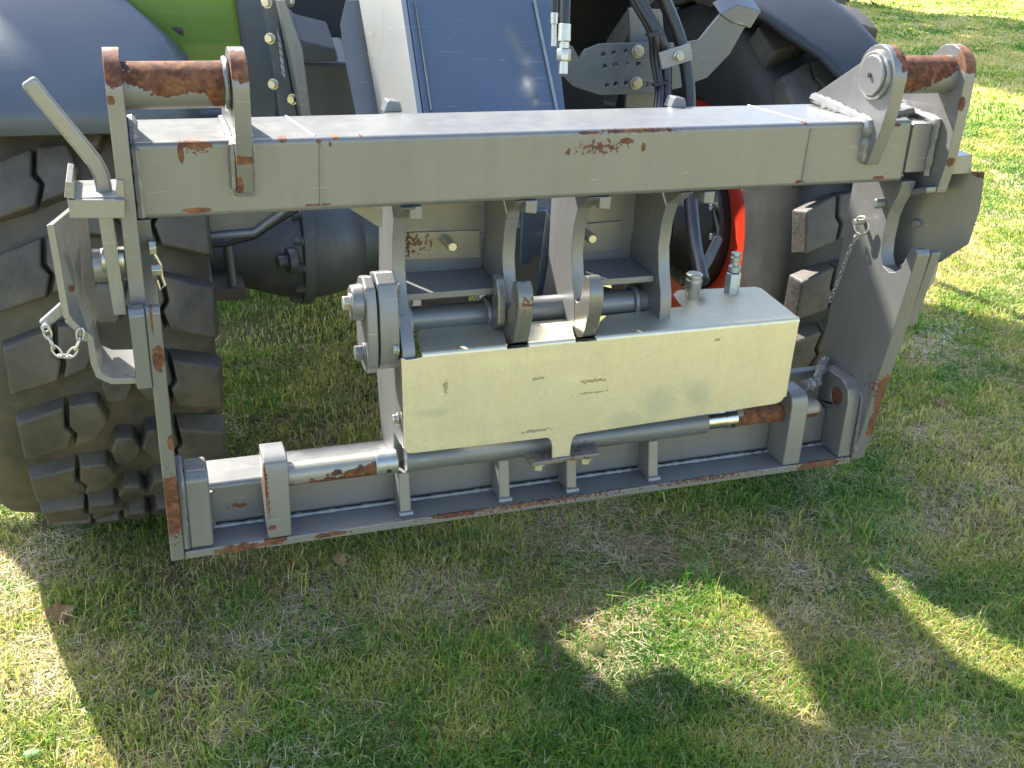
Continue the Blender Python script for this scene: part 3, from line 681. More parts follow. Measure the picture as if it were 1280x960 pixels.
part('guide_wall', MB().prism([f1, f2, f3, f4, (1.33, .08, .36), (1.32, .09, .56)], (.006, .008, 0)), m_cupd, FR, .001)
part('top_strap', MB().prism(UU([(1188, 197), (1216, 193), (1214, 217), (1190, 218)], y=-.03), (0, .09, 0)), m_cup, FR, .001)
part('guide_wall', MB().prism(UU([(1170, 328), (1174, 328), (1168, 352), (1154, 372), (1140, 380), (1143, 370), (1155, 358)], y=-.03), (0, .08, 0)), m_cup, FR, .001)
part('round_stud', MB().lathe(U(1148, 279, y=.03), (-1, -.4, 0), [(0, .0075), (.012, .0075)], 16), m_paint, FR, .001)
# curled lower edge of the right outer bracket
part('bracket_foot', MB().prism([(1.30, -.030, .545), (1.322, -.030, .545), (1.322, .02, .528), (1.30, .02, .528)], (0, 0, .012)), m_paint, FR, .003)

# ================================================================== WHEEL LOADER
LD = thing('wheel_loader', 'grey and green wheel loader with orange rims, carrying the coupler frame', 'wheel loader', (.65, 2.2, G))
AY, AZ, TR = 1.28, .124, .68       # front axle, tyre radius

def tyre_mesh(cx, half):
    prof = [(-half + .035, .350), (-half + .010, .368), (-half + .002, .44), (-half + .0, TR - .14), (-half + .018, TR - .08), (-half + .045, TR - .058),
            (-half * .5, TR - .043), (0, TR - .038), (half * .5, TR - .043), (half - .045, TR - .058), (half - .018, TR - .08), (half - .0, TR - .14), (half - .002, .44), (half - .010, .368), (half - .035, .350)]
    return MB().lathe((cx, AY, AZ), (1, 0, 0), prof, 72, caps=False)
def lug(cells, half, h=.040):
    """cells: polygons in (x, s); s runs round the tyre"""
    bm = bmesh.new()
    for poly in cells:
        cx = sum(p[0] for p in poly) / len(poly); cs = sum(p[1] for p in poly) / len(poly)
        lo, hi = [], []
        for x, s_ in poly:
            crown = .30 * x * x
            for lst, r, k in ((lo, TR - .052 - crown, 1.10), (hi, TR - crown, .955)):
                xx, ss = cx + (x - cx) * k, cs + (s_ - cs) * k + .16 * (.12 - abs(x)) * (1 if True else 0)
                a = ss * 1.32 / TR
                lst.append(bm.verts.new((xx, -r * math.cos(a), r * math.sin(a))))
        n = len(poly); bm.faces.new(hi); bm.faces.new(list(reversed(lo)))
        for i in range(n): bm.faces.new([lo[i], lo[(i + 1) % n], hi[(i + 1) % n], hi[i]])
    return bm
HALF = .205
cellsL = [[(-.205, -.050), (-.112, -.044), (-.100, -.012), (-.114, .004), (-.108, .046), (-.205, .034)],
          [(-.103, -.042), (-.055, -.036), (-.028, -.006), (-.045, .040), (-.100, .046), (-.106, .006), (-.092, -.014)]]
cellsR = [[(-x, s_) for x, s_ in reversed(c_)] for c_ in cellsL]
cellC = [[(-.026, -.028), (.012, -.034), (.028, .0), (.016, .03), (-.018, .034), (-.034, .006)]]
lug_me = {}
for key, cells in (('l', cellsL), ('r', cellsR), ('c', cellC)):
    bm = lug(cells, HALF); bmesh.ops.recalc_face_normals(bm, faces=bm.faces)
    bmesh.ops.bevel(bm, geom=bm.edges[:] , offset=.0065, segments=3, affect='EDGES', profile=.6)
    me = bpy.data.meshes.new('tread_lug'); bm.to_mesh(me); bm.free(); me.materials.append(m_tyre)
    me.polygons.foreach_set('use_smooth', [True] * len(me.polygons)); me.set_sharp_from_angle(angle=math.radians(50)); lug_me[key] = me
def wheel(cx, side, wide=1.0):
    """side = +1: inner face looks to -x"""
    wh = part('wheel', MB().lathe((cx, AY, AZ), (1, 0, 0), [(-.02, .10), (.02, .10)], 20), m_dark, LD, .002)
    HW = HALF * wide
    part('tyre', tyre_mesh(cx + (-.06 if side < 0 else 0), HW + (.06 if side < 0 else 0)), m_carc if side < 0 else m_sidewall, wh, 0)
    N = 24
    for k in range(N):
        a = 2 * math.pi * k / N
        for key, off in (('l', 0), ('r', math.pi / N), ('c', math.pi / N * .9)):
            o = link(bpy.data.objects.new('tread_lug', lug_me[key]))
            o.matrix_basis = Matrix.Translation((cx, AY, AZ)) @ Matrix.Rotation(-(a + off), 4, 'X') @ Matrix.Diagonal((wide, 1, 1, 1))
            setparent(o, wh)
    s_ = -side
    ko = HW - .205
    rim = [(s_ * .150, .352), (s_ * .162, .366), (s_ * .174, .367), (s_ * .176, .356), (s_ * .162, .348), (s_ * .156, .336), (s_ * .158, .32), (s_ * .154, .27), (s_ * .148, .215), (s_ * .05, .205), (s_ * .0, .20), (s_ * -.15, .34), (s_ * -.14, .37)]
    rim = [(q + s_ * ko, r_) for q, r_ in rim]
    part('rim', MB().lathe((cx, AY, AZ), (1, 0, 0), rim, 64, closed=True), m_red, wh, 0)
    hb = part('hub', MB().lathe((cx + s_ * .065, AY, AZ), (s_, 0, 0), [(0, .208), (.082, .212), (.090, .205), (.090, .165), (.12, .15), (.15, .11), (.18, .10)], 40), m_black, wh, .002)
    for k in range(14):
        a = 2 * math.pi * k / 14
        part('wheel_nut', MB().hexbolt((cx + s_ * .153, AY + .186 * math.cos(a), AZ + .186 * math.sin(a)), (s_, 0, 0), .011, .018), m_dark, wh, 0)
wheel(-.074, -1)
wheel(1.71, 1, .88)

def UC(u, v, R_):
    """where the line of sight through (u, v) meets the cylinder of radius R_ round the front axle"""
    d = RC.T @ np.array([(u - 640) / F_PX, (v - 480) / F_PX, 1.0]); o = CAM
    a = d[1] ** 2 + d[2] ** 2; b = 2 * (d[1] * (o[1] - AY) + d[2] * (o[2] - AZ)); c_ = (o[1] - AY) ** 2 + (o[2] - AZ) ** 2 - R_ * R_
    D = b * b - 4 * a * c_
    t_ = (-b - math.sqrt(max(D, 0))) / (2 * a); return Vector(o + t_ * d)
def fender(name, R_, edge_in, edge_out, mat, round_in, thick=.012, n=26, th0=29, th1=150):
    """edge_in / edge_out: functions angle -> x ; the sheet is swept over the wheel"""
    bm = MB(); rows = []
    m = 14
    for i in range(n + 1):
        th = th0 + (th1 - th0) * i / n; a = math.radians(th); x0, x1 = edge_in(th), edge_out(th); row = []
        for j in range(m + 1):
            f = j / m; x = x0 + (x1 - x0) * f
            drop = 0
            for xe, on_ in ((x0, round_in[0]), (x1, round_in[1])):
                dd = abs(x - xe)
                if on_ and dd < on_: drop += on_ * (1 - math.sqrt(max(0, 1 - (1 - dd / on_) ** 2))) * .8
            r = R_ - drop - (.012 if i == 0 else 0)
            row.append(bm.bm.verts.new((x, AY - r * math.cos(a), AZ + r * math.sin(a))))
        rows.append(row)
    for a_, b_ in zip(rows, rows[1:]):
        for j in range(m): bm.bm.faces.new([a_[j], a_[j + 1], b_[j + 1], b_[j]])
    o = part(name, bm, mat, LD, 0, ang=60)
    so_ = o.modifiers.new('thick', 'SOLIDIFY'); so_.thickness = thick; so_.offset = -1
    return o
lin = lambda pts: (lambda th: float(np.interp(th, [p[0] for p in pts], [p[1] for p in pts])))
fender('fender', .75, lambda th: -.50, lin([(29, .13), (38, .135), (46, .138), (52, .114), (59, .061), (66, .0), (80, -.1), (150, -.1)]), m_fender, (.05, .05), th0=35)
fender('fender', .75, lin([(20, 1.68), (44, 1.623), (47.4, 1.58), (51, 1.532), (56, 1.493), (61, 1.434), (70, 1.35), (150, 1.3)]), lin([(20, 1.86), (42, 1.84), (50, 1.79), (60, 1.75), (70, 1.68), (80, 1.6), (150, 1.5)]), m_fender_r, (.015, .035), th0=22, thick=.02)

# axle, differential
m_axle = paint('axle_paint', (.085, .092, .10), rough=.45, dust=.5)
K = 1.12
AX = part('axle_housing', MB().lathe((0, AY, AZ), (1, 0, 0), [(q * K, r_ * K) for q, r_ in [(.06, .075), (.16, .085), (.24, .105), (.31, .128), (.345, .135), (.347, .150), (.374, .150), (.376, .135), (.42, .132), (.475, .118), (.50, .09), (.60, .085), (1.10, .085), (1.42, .075)]], 40), m_axle, LD, .003)
for k in range(14):
    a = 2 * math.pi * k / 14 + .15
    part('flange_bolt', MB().hexbolt((.347 * K, AY + .137 * K * math.cos(a), AZ + .137 * K * math.sin(a)), (-1, 0, 0), .011, .024), m_axle, AX, 0)
part('oil_plug', MB().lathe(U(368, 325, y=1.13), (-1, -.2, 0), [(0, .035), (.02, .032), (.022, .016), (.045, .016)], 20), m_axle, LD, .002)
part('axle_clamp', MB().prism(UU([(262, 364), (308, 361), (310, 374), (262, 377)], y=1.05), (0, .16, 0)), m_carc, LD, .004)
for u0, u1 in (((253, 308), (263, 364)), ((284, 300), (292, 362))):
    part('clamp_rod', MB().cyl(U(*u0, y=1.08), U(*u1, y=1.08), .0115, 14), m_dark, LD, 0)
tray = UU([(243, 287), (250, 272), (262, 264), (342, 259), (352, 262), (330, 286), (318, 291), (248, 297)], y=.72)
part('step_tray', MB().prism([p for p in tray], (0, .012, .004)), m_dark, LD, .003)
part('tray_rim', MB().tube(UU([(238, 298), (246, 272), (258, 265)], y=.70), .008, 8), m_paint, LD, 0)
part('tray_rim', MB().tube(UU([(246, 297), (318, 291), (350, 268), (362, 258)], y=.71), .007, 8), m_paint, LD, 0)
part('hose', MB().tube(UU([(246, 306), (280, 306), (318, 296), (345, 278), (372, 262)], y=.80), .006, 8), m_rubber_hose, LD, 0)
part('chassis_block', MB().box(.50, .95, 1.5, 2.1, -.1, .38), m_black, LD, .02)
part('chassis_side', MB().box(.84, .98, 1.35, 2.1, -.1, .60), m_black, LD, .02)

# boom: box section coming down behind the frame
bt = lambda u, v, y: U(u, v, y=y)
def quadprism(name, pts, off, mat, bev=.003): return part(name, MB().prism(pts, off), mat, LD, bev)
A0, A1, A2, A3 = U(508, 0, y=.56), U(692, 0, y=.56), U(712, 175, y=.36), U(534, 178, y=.36)
up = lambda a, b, k: a + (a - b) * k            # continue the boom above the picture
B0, B1 = up(A0, A3, 3.0), up(A1, A2, 3.0)
n0, n1 = Vector((A3.x + .015, .30, .42)), Vector((A2.x + .01, .30, .42))
bm_ = bmesh.new()
def sec(fr, bk): return [bm_.verts.new(v) for v in (fr[0], fr[1], bk[1], bk[0])]
mk = lambda v, y: Vector((v.x, y, v.z))
rows = [sec((B0, B1), (mk(B0, B0.y + .45), mk(B1, B1.y + .45))), sec((A0, A1), (mk(A0, .86), mk(A1, .86))), sec((A3, A2), (mk(A3, .50), mk(A2, .50))), sec((n0, n1), (mk(n0, .34), mk(n1, .34)))]
for a_, b_ in zip(rows, rows[1:]):
    for k in range(4): bm_.faces.new([a_[k], a_[(k + 1) % 4], b_[(k + 1) % 4], b_[k]])
bm_.faces.new(rows[0]); bm_.faces.new(list(reversed(rows[-1])))
BO = part('boom', bm_, m_boom, LD, .006)
part('boom_seam', MB().tube([U(519, 0, y=.554), U(540, 138, y=.395)], .0022, 6), m_dark, BO, 0)
part('boom_seam', MB().tube([U(668, 0, y=.554), U(697, 140, y=.393)], .0030, 6), m_seal, BO, 0)
# side plate of the boom, sunlight put into its colour, and the narrow cheek left of it
sidep = [U(455, 0, y=.80), U(508, 0, y=.56), U(534, 178, y=.36), U(486, 178, y=.60)]
s0 = up(sidep[0], sidep[3], 3.0); s1 = up(sidep[1], sidep[2], 3.0)
part('boom_side_plate', MB().prism([s0, s1, sidep[2], sidep[3]], (-.012, -.004, 0)), m_boom_sunlit, BO, .002)
ck = [U(432, 0, y=.84), U(425, 30, y=.82), U(428, 60, y=.78), U(446, 150, y=.68), U(452, 190, y=.66), U(492, 190, y=.64), U(470, 90, y=.74), U(455, 0, y=.83)]
part('boom_cheek', MB().prism(ck, (.01, .02, 0)), m_paint, BO, .002)
part('weld_bead', weld([U(463, 65, y=.73), U(478, 145, y=.64)], .006, seed=31), m_boom_sunlit, BO, 0)
# lower boom end seen between the inner ribs: curved panel with a notch and the triangular link
part('boom_nose', MB().prism(UU([(652, 262), (690, 262), (690, 340), (684, 322), (668, 321), (664, 330), (650, 332)], y=.30), (0, .05, 0)), m_boom, BO, .004)
part('link_plate', MB().prism(UU([(683, 262), (700, 300), (722, 423), (666, 400)], y=.19), (.012, .02, 0)), m_boom, BO, .002)
part('link_shaft', MB().cyl((.50, .36, .40), (.90, .36, .40), .03, 24), m_boom, BO, 0)
# dark gap left of the boom: valve tray, hood panels
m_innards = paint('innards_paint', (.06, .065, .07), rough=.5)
part('crossmember', MB().prism(UU([(375, 78), (440, 80), (450, 150), (385, 150)], y=1.1), (0, .12, .05)), m_dark, LD, .01)
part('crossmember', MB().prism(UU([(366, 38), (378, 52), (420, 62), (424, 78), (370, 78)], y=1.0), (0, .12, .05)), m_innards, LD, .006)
part('dark_backing', MB().prism(UU([(640, 250), (700, 250), (705, 420), (640, 420)], y=1.12), (0, .05, 0)), m_black, LD, .01)  # black sheet added to keep the gap between the inner ribs dark
part('black_backdrop', MB().box(-.1, 2.3, 2.15, 2.3, -.1, .80), m_black, LD, .02)  # black box added as backdrop, wide enough to hide bright grass in the gaps
cov = UU([(330, 0), (345, 0), (385, 150), (368, 150), (352, 90)], y=.80)
part('bracket_plate', MB().prism(UU([(348, 0), (356, 0), (378, 60), (390, 150), (378, 150), (365, 80)], y=.74), (0, .06, 0)), m_paint, LD, .002)
part('bracket_plate', MB().prism(UU([(330, 0), (346, 0), (350, 40), (372, 150), (350, 150), (338, 60)], y=.82), (0, .05, 0)), m_fender, LD, .002)
lab = part('data_plate', MB().prism(UU([(346, 36), (351, 50), (357, 98), (352, 92)], y=.817), (0, -.001, 0)), simple('label_white', (.38, .40, .40), .5, bump=0), LD, 0)
for i in range(5):
    part('label_line', MB().tube([U(347.5 + i * .9, 50 + i * 9, y=.814), U(355, 56 + i * 9, y=.814)], .0007, 4), m_black, lab, 0)
for u, v in ((338, 48), (342, 105), (334, 3), (362, 2), (366, 124)):
    part('panel_bolt', MB().hexbolt(U(u, v, y=.80), (-.6, -1, 0), .009, .012), m_zinc, LD, 0)
hood = UU([(288, -18), (334, -18), (344, 70), (345, 150), (300, 150), (296, 60)], y=.98)
part('hood_panel', MB().prism(hood, (0, .10, 0)), m_fender, LD, .008)
gp = UU([(150, -18), (292, -18), (303, 60), (305, 130), (150, 130)], y=.96)
part('green_panel', MB().prism(gp, (0, .04, 0)), m_green, LD, .01)

# perforated hose bracket and the curved arm on the right
m_brk = paint('hose_bracket_paint', (.085, .10, .118), dust=.1, rough=.4)
Y0 = .56
def hol(u, v, ru, rv, n=10): return UU([(u + ru * math.cos(2 * math.pi * k / n), v + rv * math.sin(2 * math.pi * k / n)) for k in range(n)], y=Y0)
holes = [hol(u, v, 2.8, 3.2) for u, v in ((754, 68), (767, 66), (782, 64), (756, 83), (769, 81), (783, 80), (798, 80), (759, 107), (770, 105), (783, 104), (808, 105))]
pl = UU([(690, 42), (716, 58), (724, 73), (732, 62), (750, 55), (812, 53), (850, 54), (874, 50), (902, 16), (920, 10), (948, 17), (930, 36), (912, 68), (884, 97), (850, 110), (820, 117), (750, 119), (716, 108), (700, 92)], y=Y0)
part('hose_bracket', MB().prism(pl, (0, .008, 0), holes), m_brk, LD, .001)
part('bracket_back', MB().prism(UU([(786, 10), (828, 12), (836, 135), (782, 135), (788, 52)], y=.62), (0, .008, 0)), m_dark, LD, .001)
for u, v in ((797, 64), (795, 104)):
    part('bracket_bolt', MB().hexbolt(U(u, v, y=Y0), (0, -1, 0), .011, .011), m_zinc, LD, .001)
part('arm_flange', MB().prism(UU([(900, 18), (922, 6), (952, 14), (938, 36), (914, 28)], y=Y0 - .004), (0, .04, .02)), m_dark, LD, .002)
def hose(pts, r, y, name='hydraulic_hose'):
    P = [U(a, b, y=yy) for (a, b), yy in zip(pts, y)]
    Q = []
    for i in range(len(P) - 1):
        p0, p1, p2, p3 = P[max(i - 1, 0)], P[i], P[i + 1], P[min(i + 2, len(P) - 1)]
        for k in range(6):
            t_ = k / 6; Q.append(.5 * ((2 * p1) + (p2 - p0) * t_ + (2 * p0 - 5 * p1 + 4 * p2 - p3) * t_ ** 2 + (3 * p1 - p0 - 3 * p2 + p3) * t_ ** 3))
    Q.append(P[-1]); return part(name, MB().tube(Q, r, 14), m_rubber_hose, LD, 0)
yy = [.50, .48, .46, .46, .44, .40, .3]
hose([(785, -60), (800, 0), (826, 50), (832, 85), (832, 130), (836, 190)], .0125, yy)
hose([(805, -60), (830, 0), (850, 50), (860, 100), (862, 160), (862, 230), (868, 300), (874, 330), (878, 352)], .0135, [.50, .49, .47, .45, .42, .34, .24, .18, .14])
hose([(775, -40), (790, 0), (812, 40), (816, 75), (822, 110), (820, 140), (820, 170)], .006, yy)
hose([(780, -40), (795, 0), (818, 42), (821, 75), (826, 110), (824, 140), (824, 170)], .006, [.49, .47, .45, .45, .43, .39, .3])
for u, v in ((822, 42), (829, 104)):
    part('cable_tie', MB().prism(UU([(u - 10, v + 1), (u + 9, v - 3), (u + 9, v), (u - 10, v + 5)], y=.425), (0, .02, 0)), m_black, LD, .001)
part('hose_clamp', MB().prism(UU([(824, 66), (863, 54), (866, 75), (828, 87)], y=.425), (0, .006, 0)), m_boom_sunlit, LD, .001)
part('clamp_bolt', MB().lathe(U(848, 70, y=.424), (0, -1, 0), [(0, .0105), (.002, .0105), (.0021, .008), (.010, .008)], 16), m_zinc, LD, .001)
# hose fitting next to the boom
f0 = U(706, 30, y=.38); f1 = U(704, 98, y=.36); dd = (f1 - f0).normalized()
part('hose_fitting', MB().lathe(f0, dd, [(0, .0115), (.03, .012), (.032, .0095), (.043, .0095)], 24), m_zinc, LD, .0005)
part('fitting_nut', MB().lathe(f0 + dd * .044, dd, [(0, .0125), (.002, .0135), (.020, .0135), (.022, .0120)], 6), m_zinc, LD, .0008)
part('fitting_end', MB().lathe(f0 + dd * .066, dd, [(0, .0085), (.022, .0085), (.026, .004)], 18), m_zinc, LD, 0)
part('hydraulic_hose', MB().tube([f0 + dd * .002, f0 - dd * .06, f0 - dd * .2 + Vector((0, .05, 0))], .0095, 14), m_rubber_hose, LD, 0)
g0 = U(693, 16, y=.43); part('hose_fitting', MB().lathe(g0, dd, [(0, .007), (.02, .007), (.021, .0055), (.06, .0055)], 16), m_zinc, LD, 0)
part('hydraulic_hose', MB().tube([g0, g0 - dd * .15], .0065, 10), m_rubber_hose, LD, 0)
part('link_rod', MB().tube([U(858, 365, y=.5), U(885, 325, y=.6), U(897, 300, y=.7)], .012, 10), m_dark, LD, 0)

# cab and an added panel above the picture, cut to shade the lawn
YC = 2.6
def SH(u, v):
    """point of the lawn at (u, v) carried back along the sun to the plane of the guard sheet, added for shade"""
    p = U(u, v, z=G); t_ = YC - p.y; return Vector((p.x + SUN_DIR.x / SUN_DIR.y * t_, YC, G + SUN_DIR.z / SUN_DIR.y * t_))
eL = [SH(-60, 640), SH(0, 690), SH(130, 820), SH(265, 960)]
xl = sum(p.x for p in eL[1:]) / 3
eR = [SH(1225, 850), SH(1172, 800), SH(1122, 750), SH(1082, 705), SH(1062, 640)]
out = [Vector((eL[1].x, YC, .9)), Vector((eL[1].x, YC, eL[1].z)), Vector((eL[2].x, YC, eL[2].z)), Vector((eL[3].x, YC, eL[3].z)), Vector((xl + .02, YC, 2.36)), Vector((xl + .10, YC, 2.50)), Vector((xl + .22, YC, 2.56)),
       Vector((-.32, YC, 2.57)), Vector((-.24, YC, 2.95)), Vector((max(eR[0].x + .1, .3), YC, 2.95))] + [Vector((p.x, YC, p.z)) for p in eR] + [Vector((eR[-1].x + .02, YC, .9))]
hA = [(556, 738), (610, 736), (660, 748), (700, 776), (668, 800), (622, 792), (582, 770)]
hA2 = [(604, 826), (646, 816), (684, 842), (648, 868), (620, 852)]
hB = [(694, 806), (760, 764), (860, 730), (905, 732), (945, 762), (985, 808), (1022, 868), (1052, 938), (1000, 918), (930, 884), (860, 878), (800, 900), (752, 860)]
shade_panel = MB().prism(out, (0, .04, 0), [[SH(*q) for q in h] for h in (hA, hA2, hB)])
part('lawn_shade_panel', shade_panel, m_dark, LD, 0)  # unseen sheet added to shade the lawn; its holes shape the sun patches
CB = part('cab', MB().prism([(xl + .1, 3.9, .3), (xl + 1.45, 3.9, .3), (xl + 1.45, 3.9, 2.45), (xl + 1.3, 3.9, 2.6), (xl + .3, 3.9, 2.6), (xl + .1, 3.9, 2.45)], (0, 1.3, 0)), m_green, LD, .03)
part('engine_hood', MB().box(xl + .15, 1.1, 5.25, 6.8, .3, 1.5), m_green, LD, .06)
part('rear_frame', MB().box(.0, 1.2, 2.0, 6.6, .0, .35), m_dark, LD, .02)
part('shade_panel_strut', MB().box(xl + .15, xl + .25, 2.6, 3.95, 1.2, 1.3), m_dark, LD, .005)  # struts made up to carry the added shade sheet
part('shade_panel_strut', MB().box(.2, .3, 2.6, 3.95, 1.2, 1.3), m_dark, LD, .005)

# ================================================================== TREES (behind the loader, out of the picture; the near one is added to shade the lawn)
m_bark = simple('bark', (.11, .08, .055), .9, var=.3, scale=12, bump=.6)
t = NT('tree_leaf'); at = t.n('ShaderNodeAttribute', attribute_name='tone')
c = t.ramp(at.outputs['Fac'], [(0, (.035, .075, .012)), (1, (.11, .17, .03))]); t.l(c, t.p.inputs['Base Color']); t.p.inputs['Roughness'].default_value = .5
tr = t.n('ShaderNodeBsdfTranslucent'); t.l(c, tr.inputs[0]); mx = t.n('ShaderNodeMixShader'); mx.inputs[0].default_value = .3
t.l(t.p.outputs[0], mx.inputs[1]); t.l(tr.outputs[0], mx.inputs[2]); t.l(mx.outputs[0], t.out.inputs[0]); m_leaf = t.m
def SHP(u, v, Y, ground=True):
    p = U(u, v, z=G); t_ = Y - p.y; return Vector((p.x + SUN_DIR.x / SUN_DIR.y * t_, Y, G + SUN_DIR.z / SUN_DIR.y * t_))
def inside(x, z, P):
    k = False; j = len(P) - 1
    for i in range(len(P)):
        if (P[i][1] > z) != (P[j][1] > z) and x < (P[j][0] - P[i][0]) * (z - P[i][1]) / (P[j][1] - P[i][1]) + P[i][0]: k = not k
        j = i
    return k
def tree(poly, Y, leaf, n, depth, trunk, label, seed):
    T = thing('tree', label, 'tree', (trunk[0], trunk[1], G)); r = random.Random(seed)
    xs = [p.x for p in poly]; zs = [p.z for p in poly]; P = [(p.x, p.z) for p in poly]; V = []; F = []; tone = []
    cx, cz = sum(xs) / len(xs), sum(zs) / len(zs); k = 0; tries = 0
    while k < n and tries < n * 20:
        tries += 1; x, z = r.uniform(min(xs), max(xs)), r.uniform(min(zs), max(zs))
        if not inside(x, z, P): continue
        dy = r.gauss(0, depth); y = Y + dy
        x += SUN_DIR.x / SUN_DIR.y * dy; z += dy      # the crown leans the way the light comes
        c_ = Vector((x, y, z)); a = Vector((r.gauss(0, 1), r.gauss(0, 1), r.gauss(0, 1))).normalized(); b = a.orthogonal().normalized(); s_ = leaf * r.uniform(.6, 1.3)
        i = len(V); V += [c_ + a * s_, c_ + b * s_ * .45, c_ - a * s_ * .8, c_ - b * s_ * .45]; F.append((i, i + 1, i + 2, i + 3)); tone += [r.random()] * 4; k += 1
    me = bpy.data.meshes.new('crown'); me.from_pydata(V, [], F); me.materials.append(m_leaf)
    at = me.attributes.new('tone', 'FLOAT', 'POINT'); at.data.foreach_set('value', tone)
    o = link(bpy.data.objects.new('crown', me)); setparent(o, T)
    tx, ty = trunk; top = Vector((cx, Y, cz)); base = Vector((tx, ty, G - .05)); kn = Vector((tx + (cx - tx) * .25, ty + (Y - ty) * .25, G + (cz - G) * .62))
    part('trunk', MB().tube([base, base.lerp(kn, .5) + Vector((.08, 0, 0)), kn], [.24, .19, .14], 12), m_bark, T, 0)
    for q in range(7):
        e_ = Vector((cx + r.uniform(-.35, .35) * (max(xs) - min(xs)), Y, cz + r.uniform(-.3, .3) * (max(zs) - min(zs))))
        part('limb', MB().tube([kn - Vector((0, 0, .1)), kn.lerp(e_, .5) + Vector((0, 0, .25)), e_], [.09, .05, .015], 8), m_bark, T, 0)
Y1 = 3.5
p1 = [SHP(u, v, Y1) for u, v in ((1040, 560), (1080, 590), (1116, 608), (1168, 630), (1218, 650), (1300, 685), (1400, 710), (1560, 690), (1560, 470), (1400, 432), (1290, 415), (1210, 398), (1150, 385), (1100, 366), (1040, 380), (1000, 450))]
tree(p1, Y1, .055, 9000, .10, (2.2, 9.5), 'unseen tree added beyond the loader so that its shade lies on the lawn right of the frame', 4)  # added caster: crown outline follows the shade wanted on the lawn
Y2 = 17.0
p2 = [SHP(u, v, Y2) for u, v in ((1040, 118), (1090, 100), (1140, 108), (1200, 100), (1290, 122), (1400, 118), (1500, 60), (1400, 22), (1290, 27), (1230, 20), (1160, 18), (1100, 6), (1040, 0), (980, 30))]
tree(p2, Y2, .2, 7000, .5, (-8.5, 21.0), 'distant broadleaf tree whose shade crosses the lawn at the top right', 5)

# ================================================================== LEAVES AND WEEDS IN THE LAWN
def leafmat(name, a, b, rough=.55):
    t = NT(name); n = t.noise(60, 4); c = t.ramp(n, [(.3, a), (.7, b)]); t.l(c, t.p.inputs['Base Color']); t.p.inputs['Roughness'].default_value = rough
    tr = t.n('ShaderNodeBsdfTranslucent'); t.l(c, tr.inputs[0]); mx = t.n('ShaderNodeMixShader'); mx.inputs[0].default_value = .25
    t.l(t.p.outputs[0], mx.inputs[1]); t.l(tr.outputs[0], mx.inputs[2]); t.l(mx.outputs[0], t.out.inputs[0]); return t.m
m_lbrown = leafmat('brown_leaf', (.16, .07, .035), (.34, .18, .09)); m_ltan = leafmat('tan_leaf', (.30, .17, .07), (.46, .31, .15))
m_lolive = leafmat('olive_leaf', (.06, .075, .018), (.13, .13, .035)); m_lgreen = leafmat('green_leaf', (.05, .15, .02), (.09, .22, .04))
def leaf_obj(name, u, v, L, W, mat, label, cat, group, curl=.3, rot=0.0, tilt=.25, lobes=0, lift=.020):
    p = U(u, v, z=G + lift); n = 14; bm = bmesh.new(); mid_ = []; lf = []; rt = []
    for i in range(n + 1):
        f = i / n; wd = W * .5 * math.sin(math.pi * min(1, f ** .8 * 1.0)) * (1 + (.35 * abs(math.sin(f * math.pi * lobes)) if lobes else 0))
        x = (f - .5) * L; z = curl * L * (abs(f - .5) ** 2) * 1.6
        mid_.append(bm.verts.new((x, 0, z - .002))); lf.append(bm.verts.new((x, wd, z + curl * wd * .9))); rt.append(bm.verts.new((x, -wd, z + curl * wd * .7)))
    for i in range(n):
        bm.faces.new([mid_[i], mid_[i + 1], lf[i + 1], lf[i]]); bm.faces.new([rt[i], rt[i + 1], mid_[i + 1], mid_[i]])
    bmesh.ops.transform(bm, matrix=Matrix.Translation(p) @ Matrix.Rotation(rot, 4, 'Z') @ Matrix.Rotation(tilt, 4, 'X'), verts=bm.verts)
    o = part(name, bm, mat, None, 0, ang=80)
    sd_ = o.modifiers.new('thick', 'SOLIDIFY'); sd_.thickness = .0006
    tag(o, label, cat, group); return o
DL = 'dead leaves lying in the lawn'; WL = 'broad weed leaves in the lawn'
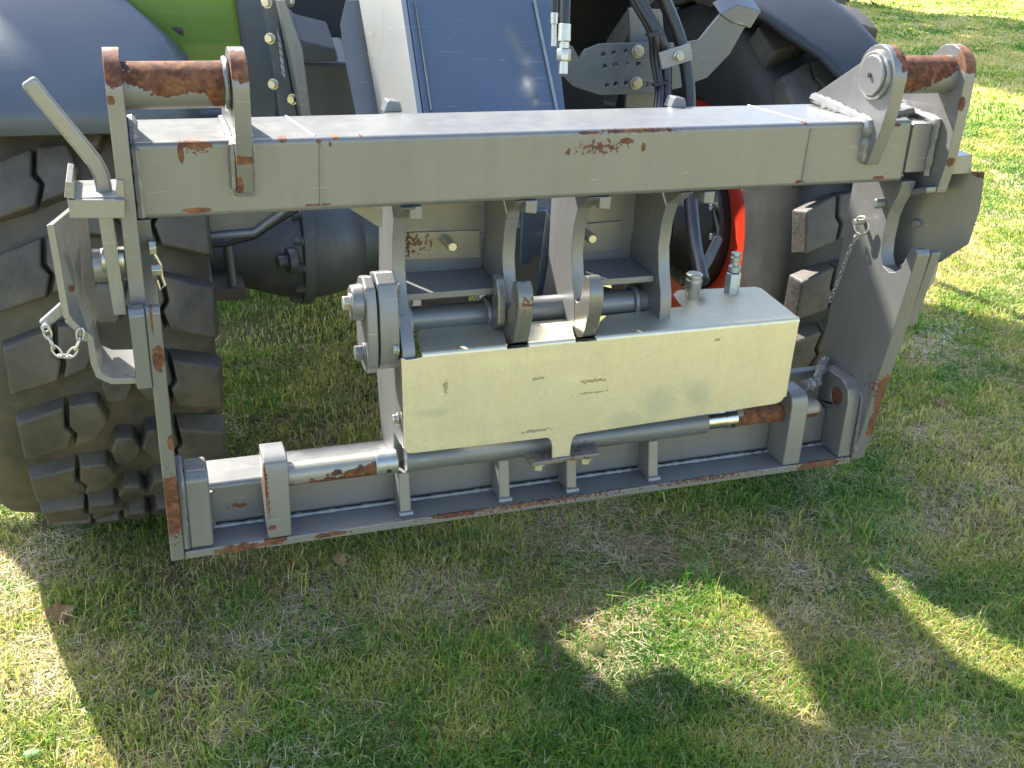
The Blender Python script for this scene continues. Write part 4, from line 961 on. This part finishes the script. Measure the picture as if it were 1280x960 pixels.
for a in ((531, 898, .05, .022, m_ltan, 'small pale tan dead leaf standing upright in the shaded grass near the bottom edge', 1.2, 1.1, 0),
          (460, 882, .04, .022, m_lbrown, 'dark brown dead leaf in shaded grass, left of the pale upright leaf', .6, .4, 0),
          (236, 772, .05, .030, m_lolive, 'olive yellow dead leaf in shaded grass below the left end of the frame', 1.4, .9, 2),
          (746, 812, .05, .03, m_lolive, 'curled olive leaf in the sunny patch of grass below the cover', .2, .4, 3),
          (75, 768, .075, .05, m_ltan, 'large tan lobed leaf on the edge of the sunny grass at lower left', .3, .1, 3),
          (425, 700, .045, .03, m_ltan, 'yellowish dead leaf just below the bottom shelf of the frame', .9, .4, 2),
          (362, 708, .04, .03, m_lbrown, 'reddish brown leaf in the grass below the left locking post', 2.0, .3, 2),
          (345, 740, .045, .032, m_lbrown, 'reddish brown leaf in the grass, lower of the pair below the left locking post', .4, .2, 2),
          (1178, 505, .06, .04, m_lbrown, 'brown leaf in the shaded grass right of the frame', .5, .3, 3)):
    leaf_obj('dead_leaf', *a[:6], 'leaf', DL, rot=a[6], tilt=a[7], lobes=a[8])
for a in ((109, 760, .032, .022, m_lgreen, 'round green weed leaf beside the large tan leaf at lower left', 1.0, .5, 0),
          (170, 852, .036, .025, m_lgreen, 'broad green weed leaf on the shade line at lower left', 1.5, .6, 0),
          (186, 868, .034, .024, m_lgreen, 'broad green weed leaf tucked just right of another on the shade line', .4, .3, 0),
          (686, 888, .03, .022, m_lgreen, 'broad green weed leaf in shade below the sunny patch', .2, .2, 0),
          (40, 942, .036, .022, m_lgreen, 'green weed leaf in sunny grass in the bottom left corner', .3, .2, 0),
          (1106, 444, .05, .036, m_lgreen, 'green weed leaf in the shaded grass right of the right side plate', .2, .2, 0),
          (1190, 832, .03, .028, m_lolive, 'small round yellow green weed leaf in shade near the lower right', .2, .2, 0)):
    leaf_obj('weed_leaf', *a[:6], 'weed leaf', WL, rot=a[6], tilt=a[7], lobes=a[8], curl=.15)
